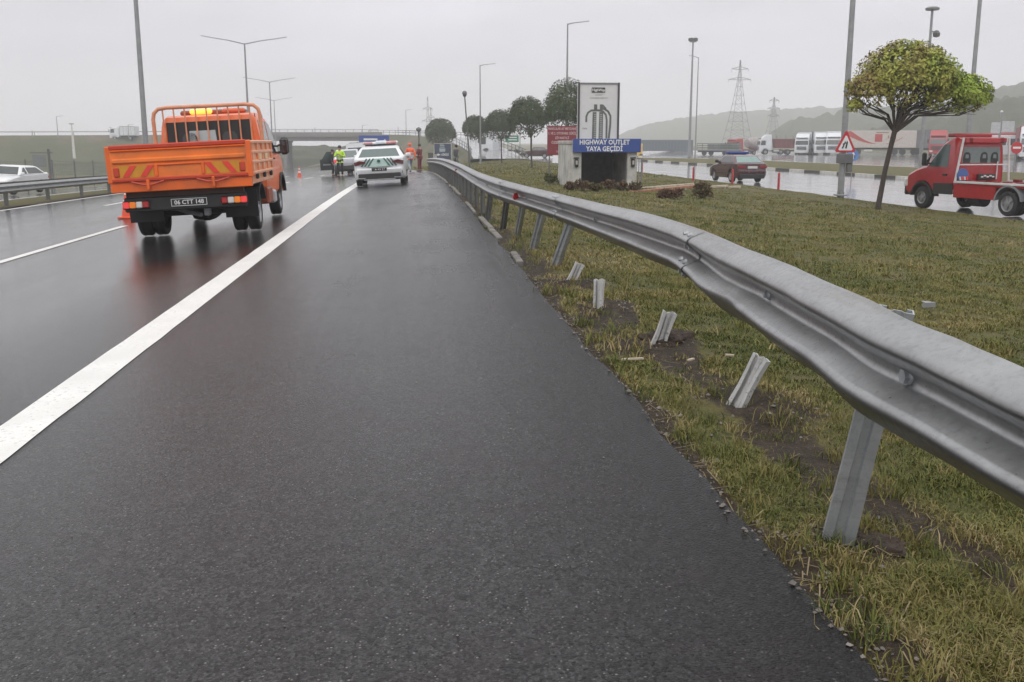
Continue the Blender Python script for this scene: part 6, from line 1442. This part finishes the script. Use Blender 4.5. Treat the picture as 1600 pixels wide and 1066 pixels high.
lorry('white lorry facing the camera, left of a pair', 1281, 242.2, 160, WT, curtain(WT))
lorry('white lorry facing the camera beside the warning triangle', 1303, 242.2, 155, WT, curtain(WT))
# the long trailer with a red swoosh
q = G(1371, 242.5); q.z = gz(q.x, q.y)+.02; az = math.atan2(q.x, q.y); tr = thing('trailer', 'long cream trailer with a red swoosh and a red square on its side', 'trailer', q, (0, 0, -az)); L2 = 5.75
tp_ = MB().box((0, 0, 2.55), (2*L2, 2.5, 2.75), b=.04).build('box', TRL, tr)
SW = mat('swoosh_red', (.42, .05, .04), .45, var=.15); sw = MB(); u0 = [(-5.6+.37*k, 3.85-2.05*math.sin(min(1, k/14)*1.45)**1.0) for k in range(15)]
for k in range(14): (a, b), (c, d) = u0[k], u0[k+1]; w0, w1 = .95*(1-k/14)+.10, .95*(1-(k+1)/14)+.10; sw.add([(a+w0*.9, -1.262, min(3.85, b+w0*.25)), (a-w0*.0, -1.262, b-w0*.3), (c, -1.262, d-w1*.3), (c+w1*.9, -1.262, min(3.85, d+w1*.25))], [(0, 1, 2, 3)])
sw.build('swoosh', SW, tp_); MB().box((.0, -1.258, 2.75), (1.15, .012, 1.25)).build('red_square', SW, tp_); MB().box((.55, -1.262, 3.62), (1.9, .014, .16)).build('brown_strip', mat('brown_strip', (.28, .16, .08), .5), tp_)
cv = MB()
for k in range(10): a, b = 1.2+.25*k, 1.75+.9*(k/9)**1.6; a2, b2 = 1.2+.25*(k+1), 1.75+.9*((k+1)/9)**1.6; cv.add([(a, -1.262, b), (a2, -1.262, b2), (a2, -1.262, b2+.09), (a, -1.262, b+.09)], [(0, 1, 2, 3)])
cv.build('curve', SW, tp_)
for k in range(4): MB().box((1.5+.35*k, -1.258, 2.9-.2*(k % 2)), (.2, .012, .5)).build('motif', mat('brown_strip'), tp_) if False else MB().box((1.5+.35*k, -1.258, 2.9-.2*(k % 2)), (.2, .012, .5)).build('motif', MATS['brown_strip'], tp_)
MB().box((0, 0, 1.02), (2*L2-.2, 1.0, .25)).build('chassis', BLACK, tr)
for x in (-4.3, -3.1, 2.6, 3.8):
    for s in (-1, 1): MB().lathe([(0, -.17), (.46, -.17), (.5, -.1), (.5, .1), (.46, .17), (0, .17)], (x, s*1.05, .5), 'y', 18).build('wheel', RUBBER, tr, smooth=40)
MB().box((-1.5, -1.2, .75), (1.3, .05, .25)).build('side_guard', WHITE2, tr)
def plain_trailer(label, px, py, w, paint, Y=None, h=2.9, z0=1.1, wheels=True):
    p = G(px, py) if Y is None else AT(px, py, Y); p.z = gz(p.x, p.y)+.02; a = math.atan2(p.x, p.y); o = thing('trailer', label, 'trailer', p, (0, 0, -a), 'trailers parked beyond the service road')
    b = MB().box((0, 0, z0+h/2), (w, 2.5, h), b=.04).build('box', paint, o); f = MB()
    for k in range(int(w/.8)): f.box((-w/2+.4+.8*k, -1.255, z0+h/2), (.05, .014, h-.16))
    f.box((0, -1.257, z0+h-.04), (w-.1, .02, .08)); f.build('ribs', mat('rib_'+paint.name, tuple(c*1.5 for c in (.1, .12, .13)), .5), b)
    if wheels:
        MB().box((0, 0, z0-.14), (w-.3, 1., .26)).build('chassis', BLACK, o)
        for x in (-w*.32, -w*.22, w*.3): MB().lathe([(0, -1.2), (.46, -1.2), (.5, -1.1), (.5, 1.1), (.46, 1.2), (0, 1.2)], (x, 0, .5), 'y', 16).build('axle', RUBBER, o, smooth=40)
    return o
plain_trailer('dark grey trailer standing behind the cream swoosh trailer at its right end', 1445, 241, 5.5, SLATE, Y=158)
plain_trailer('long slate-coloured container right of the underpass entrance', 1041, 243, 13.2, TEAL, Y=252, h=2.75, z0=.05, wheels=False)
plain_trailer('blue container showing right behind the underpass entrance board', 978, 243, 5.4, mat('container_blue', (.035, .09, .26), .5, var=.12), Y=215, h=2.7, z0=.95)
yw = AT(1000, 243, 213); yw.z = gz(yw.x, yw.y); o = thing('forklift', 'yellow loader mast beside the blue container', 'loader', yw); MB().box((0, 0, 1.6), (.8, 1.2, 2.6), b=.05).build('mast', mat('loader_yellow', (.70, .42, .02), .45), o); MB().prism([(-1.8, .5), (-.4, .5), (-.4, 1.4), (-1.0, 1.3), (-1.8, .9)], -.6, .6, lambda u, v, h: (u, h, v), .05).build('body', MATS['loader_yellow'], o)
for x in (-1.4, .1): MB().lathe([(0, -.6), (.4, -.6), (.42, 0), (.4, .6), (0, .6)], (x, 0, .4), 'y', 14).build('wheel', RUBBER, o, smooth=40)
# low flat-bed trailers with racks
for k, (px, w, lab) in enumerate(((1118, 6.5, 'dark flatbed trailer with a low rack, left of the concrete mixer'), (1142, 3.6, 'short dark trailer with grey racks beside the concrete mixer'))):
    p = AT(px, 243, 172); p.z = gz(p.x, p.y)+.0; a = math.atan2(p.x, p.y); o = thing('flatbed_trailer', lab, 'trailer', p, (0, 0, -a), 'trailers parked beyond the service road'); MB().box((0, 0, .95), (w, 2.4, .22), b=.03).build('deck', GREY, o); MB().box((0, 0, .72), (w-.4, 1, .24)).build('chassis', BLACK, o); f = MB()
    for j in range(int(w/.9)+1): f.box((-w/2+.06+(w-.12)*j/int(w/.9), -1.15, 1.5), (.10, .08, 1.1))
    for z in (1.35, 1.75, 2.05): f.box((0, -1.15, z), (w, .06, .12))
    f.build('rack', mat('rack_green_grey', (.10, .12, .10), .6), o); MB().box((w*.1, .4, 1.5), (w*.6, 1.2, .9), b=.04).build('load', mat('load_grey', (.16, .17, .16), .7, var=.3), o)
    for x in (-w*.3, -w*.12, w*.32): MB().lathe([(0, -1.1), (.44, -1.1), (.46, 1.1), (0, 1.1)], (x, 0, .46), 'y', 14).build('axle', RUBBER, o, smooth=40)
lorry('red lorry cab roof showing just above the front of the red recovery truck', 1466, 241, 150, RED, None, Y=150, h=3.8)
lorry('white lorry at the right edge of the picture, behind the no-entry sign', 1606, 244, 150, WT, curtain(mat('curtain_red', (.30, .03, .04), .5)), Y=118, h=3.9)
rb_ = AT(1572, 243, 128); rb_.z = gz(rb_.x, rb_.y); a = math.atan2(rb_.x, rb_.y); bsx = thing('coach', 'white coach with a red roof band parked behind the no-entry sign', 'coach', rb_, (0, 0, -a)); MB().box((0, 0, 1.7), (5.5, 2.5, 2.7), b=.12).build('body', WT, bsx); MB().box((0, 0, 3.05), (5.4, 2.4, .45), b=.1).build('roof_band', RED, bsx)
for k in range(4): MB().box((-2.0+1.3*k, -1.255, 2.1), (1.1, .03, .85), b=.03).build('window', GLASS, bsx)
for x in (-1.8, 1.8): MB().lathe([(0, -1.22), (.46, -1.22), (.48, 1.2), (0, 1.2)], (x, 0, .48), 'y', 16).build('wheel', RUBBER, bsx, smooth=40)
# far white box truck and cars between the dark trees, white lorry on the overpass
lorry('small white box lorry far away between the dark umbrella trees', 806, 246.5, 60, WT, None, Y=150, h=3.4)
pv_ = AT(182, 210, 238); o = thing('lorry', 'white lorry driving left along the overpass', 'lorry', (pv_.x, 246, 1.75), (0, 0, math.radians(82))); lorry_cab(o, WT, 1.2, 3.0, roof=False); box_body(o, 'cargo_box', -2.6, 1.1, 1.1, 3.25, WT); rear_axles(o, (-1.4,))
for s in (-1, 1): wheel(o, s*1.05, 2.3, .5, .3, s)
# ---------------------------------------------------------------- lattice pylons
def pylon(label, px, ytop, D, base_w, arms, H=None):
    top = AT(px, ytop, D); H = H or top.z+2; b = Vector((top.x, top.y, top.z-H)); o = thing('pylon', label, 'pylon', b, group='power line pylons'); m = mat('pylon_steel', (.12, .125, .13), .6, .3); n = 10; mb = MB()
    W_ = lambda t: base_w*(1-t)**1.5*.5+.35*(1-t*.6)
    for k in range(n):
        t0, t1 = k/n, (k+1)/n; w0, w1 = W_(t0), W_(t1); z0, z1 = t0*H, t1*H
        for sx in (-1, 1):
            for sy in (-1, 1): mb.tube([(sx*w0, sy*w0, z0), (sx*w1, sy*w1, z1)], .085, 4)
        for sy in (-1, 1):
            mb.tube([(-w0, sy*w0, z0), (w1, sy*w1, z1)], .045, 4); mb.tube([(w0, sy*w0, z0), (-w1, sy*w1, z1)], .045, 4); mb.tube([(-w1, sy*w1, z1), (w1, sy*w1, z1)], .045, 4)
    mb.build('tower', m, o)
    for t, w in arms:
        z = t*H; a = MB()
        for s in (-1, 1): a.tube([(0, 0, z+.9), (s*w, 0, z)], .10, 4); a.tube([(0, 0, z-.2), (s*w, 0, z)], .10, 4); a.tube([(s*w, 0, z), (s*w, 0, z-1.2)], .06, 4); a.tube([(s*w*.5, 0, z+.4), (s*w*.5, 0, z-.05)], .06, 4)
        a.build('cross_arm', m, o)
    return o
pylon('tall lattice pylon, the nearer and larger, above the maroon car', 1157, 94, 400, 9.5, ((.78, 4.6), (.90, 3.4)), 34)
pylon('smaller lattice pylon standing right behind the white lorry cab', 1210, 152, 440, 6.5, ((.62, 2.6), (.77, 2.8), (.93, 2.2)), 21)
pylon('faint far lattice pylon above the ramp, left of the far rounded tree', 668, 151, 520, 4, ((.6, 3), (.8, 2.4)), 30)
pylon('faintest lattice pylon beside it, rising over the ramp end', 673, 168, 560, 3.5, ((.6, 2.4), (.8, 2)), 26)
# overhead line gantry wires are too thin to show; a low brick hut stands by the far lot
if 0:
    for o in COL.objects:
        if o.get('category') == 'person': print('PERSON', o['label'][:30], o.location, PR(o.location), PR(o.location+Vector((0,0,1.75))))
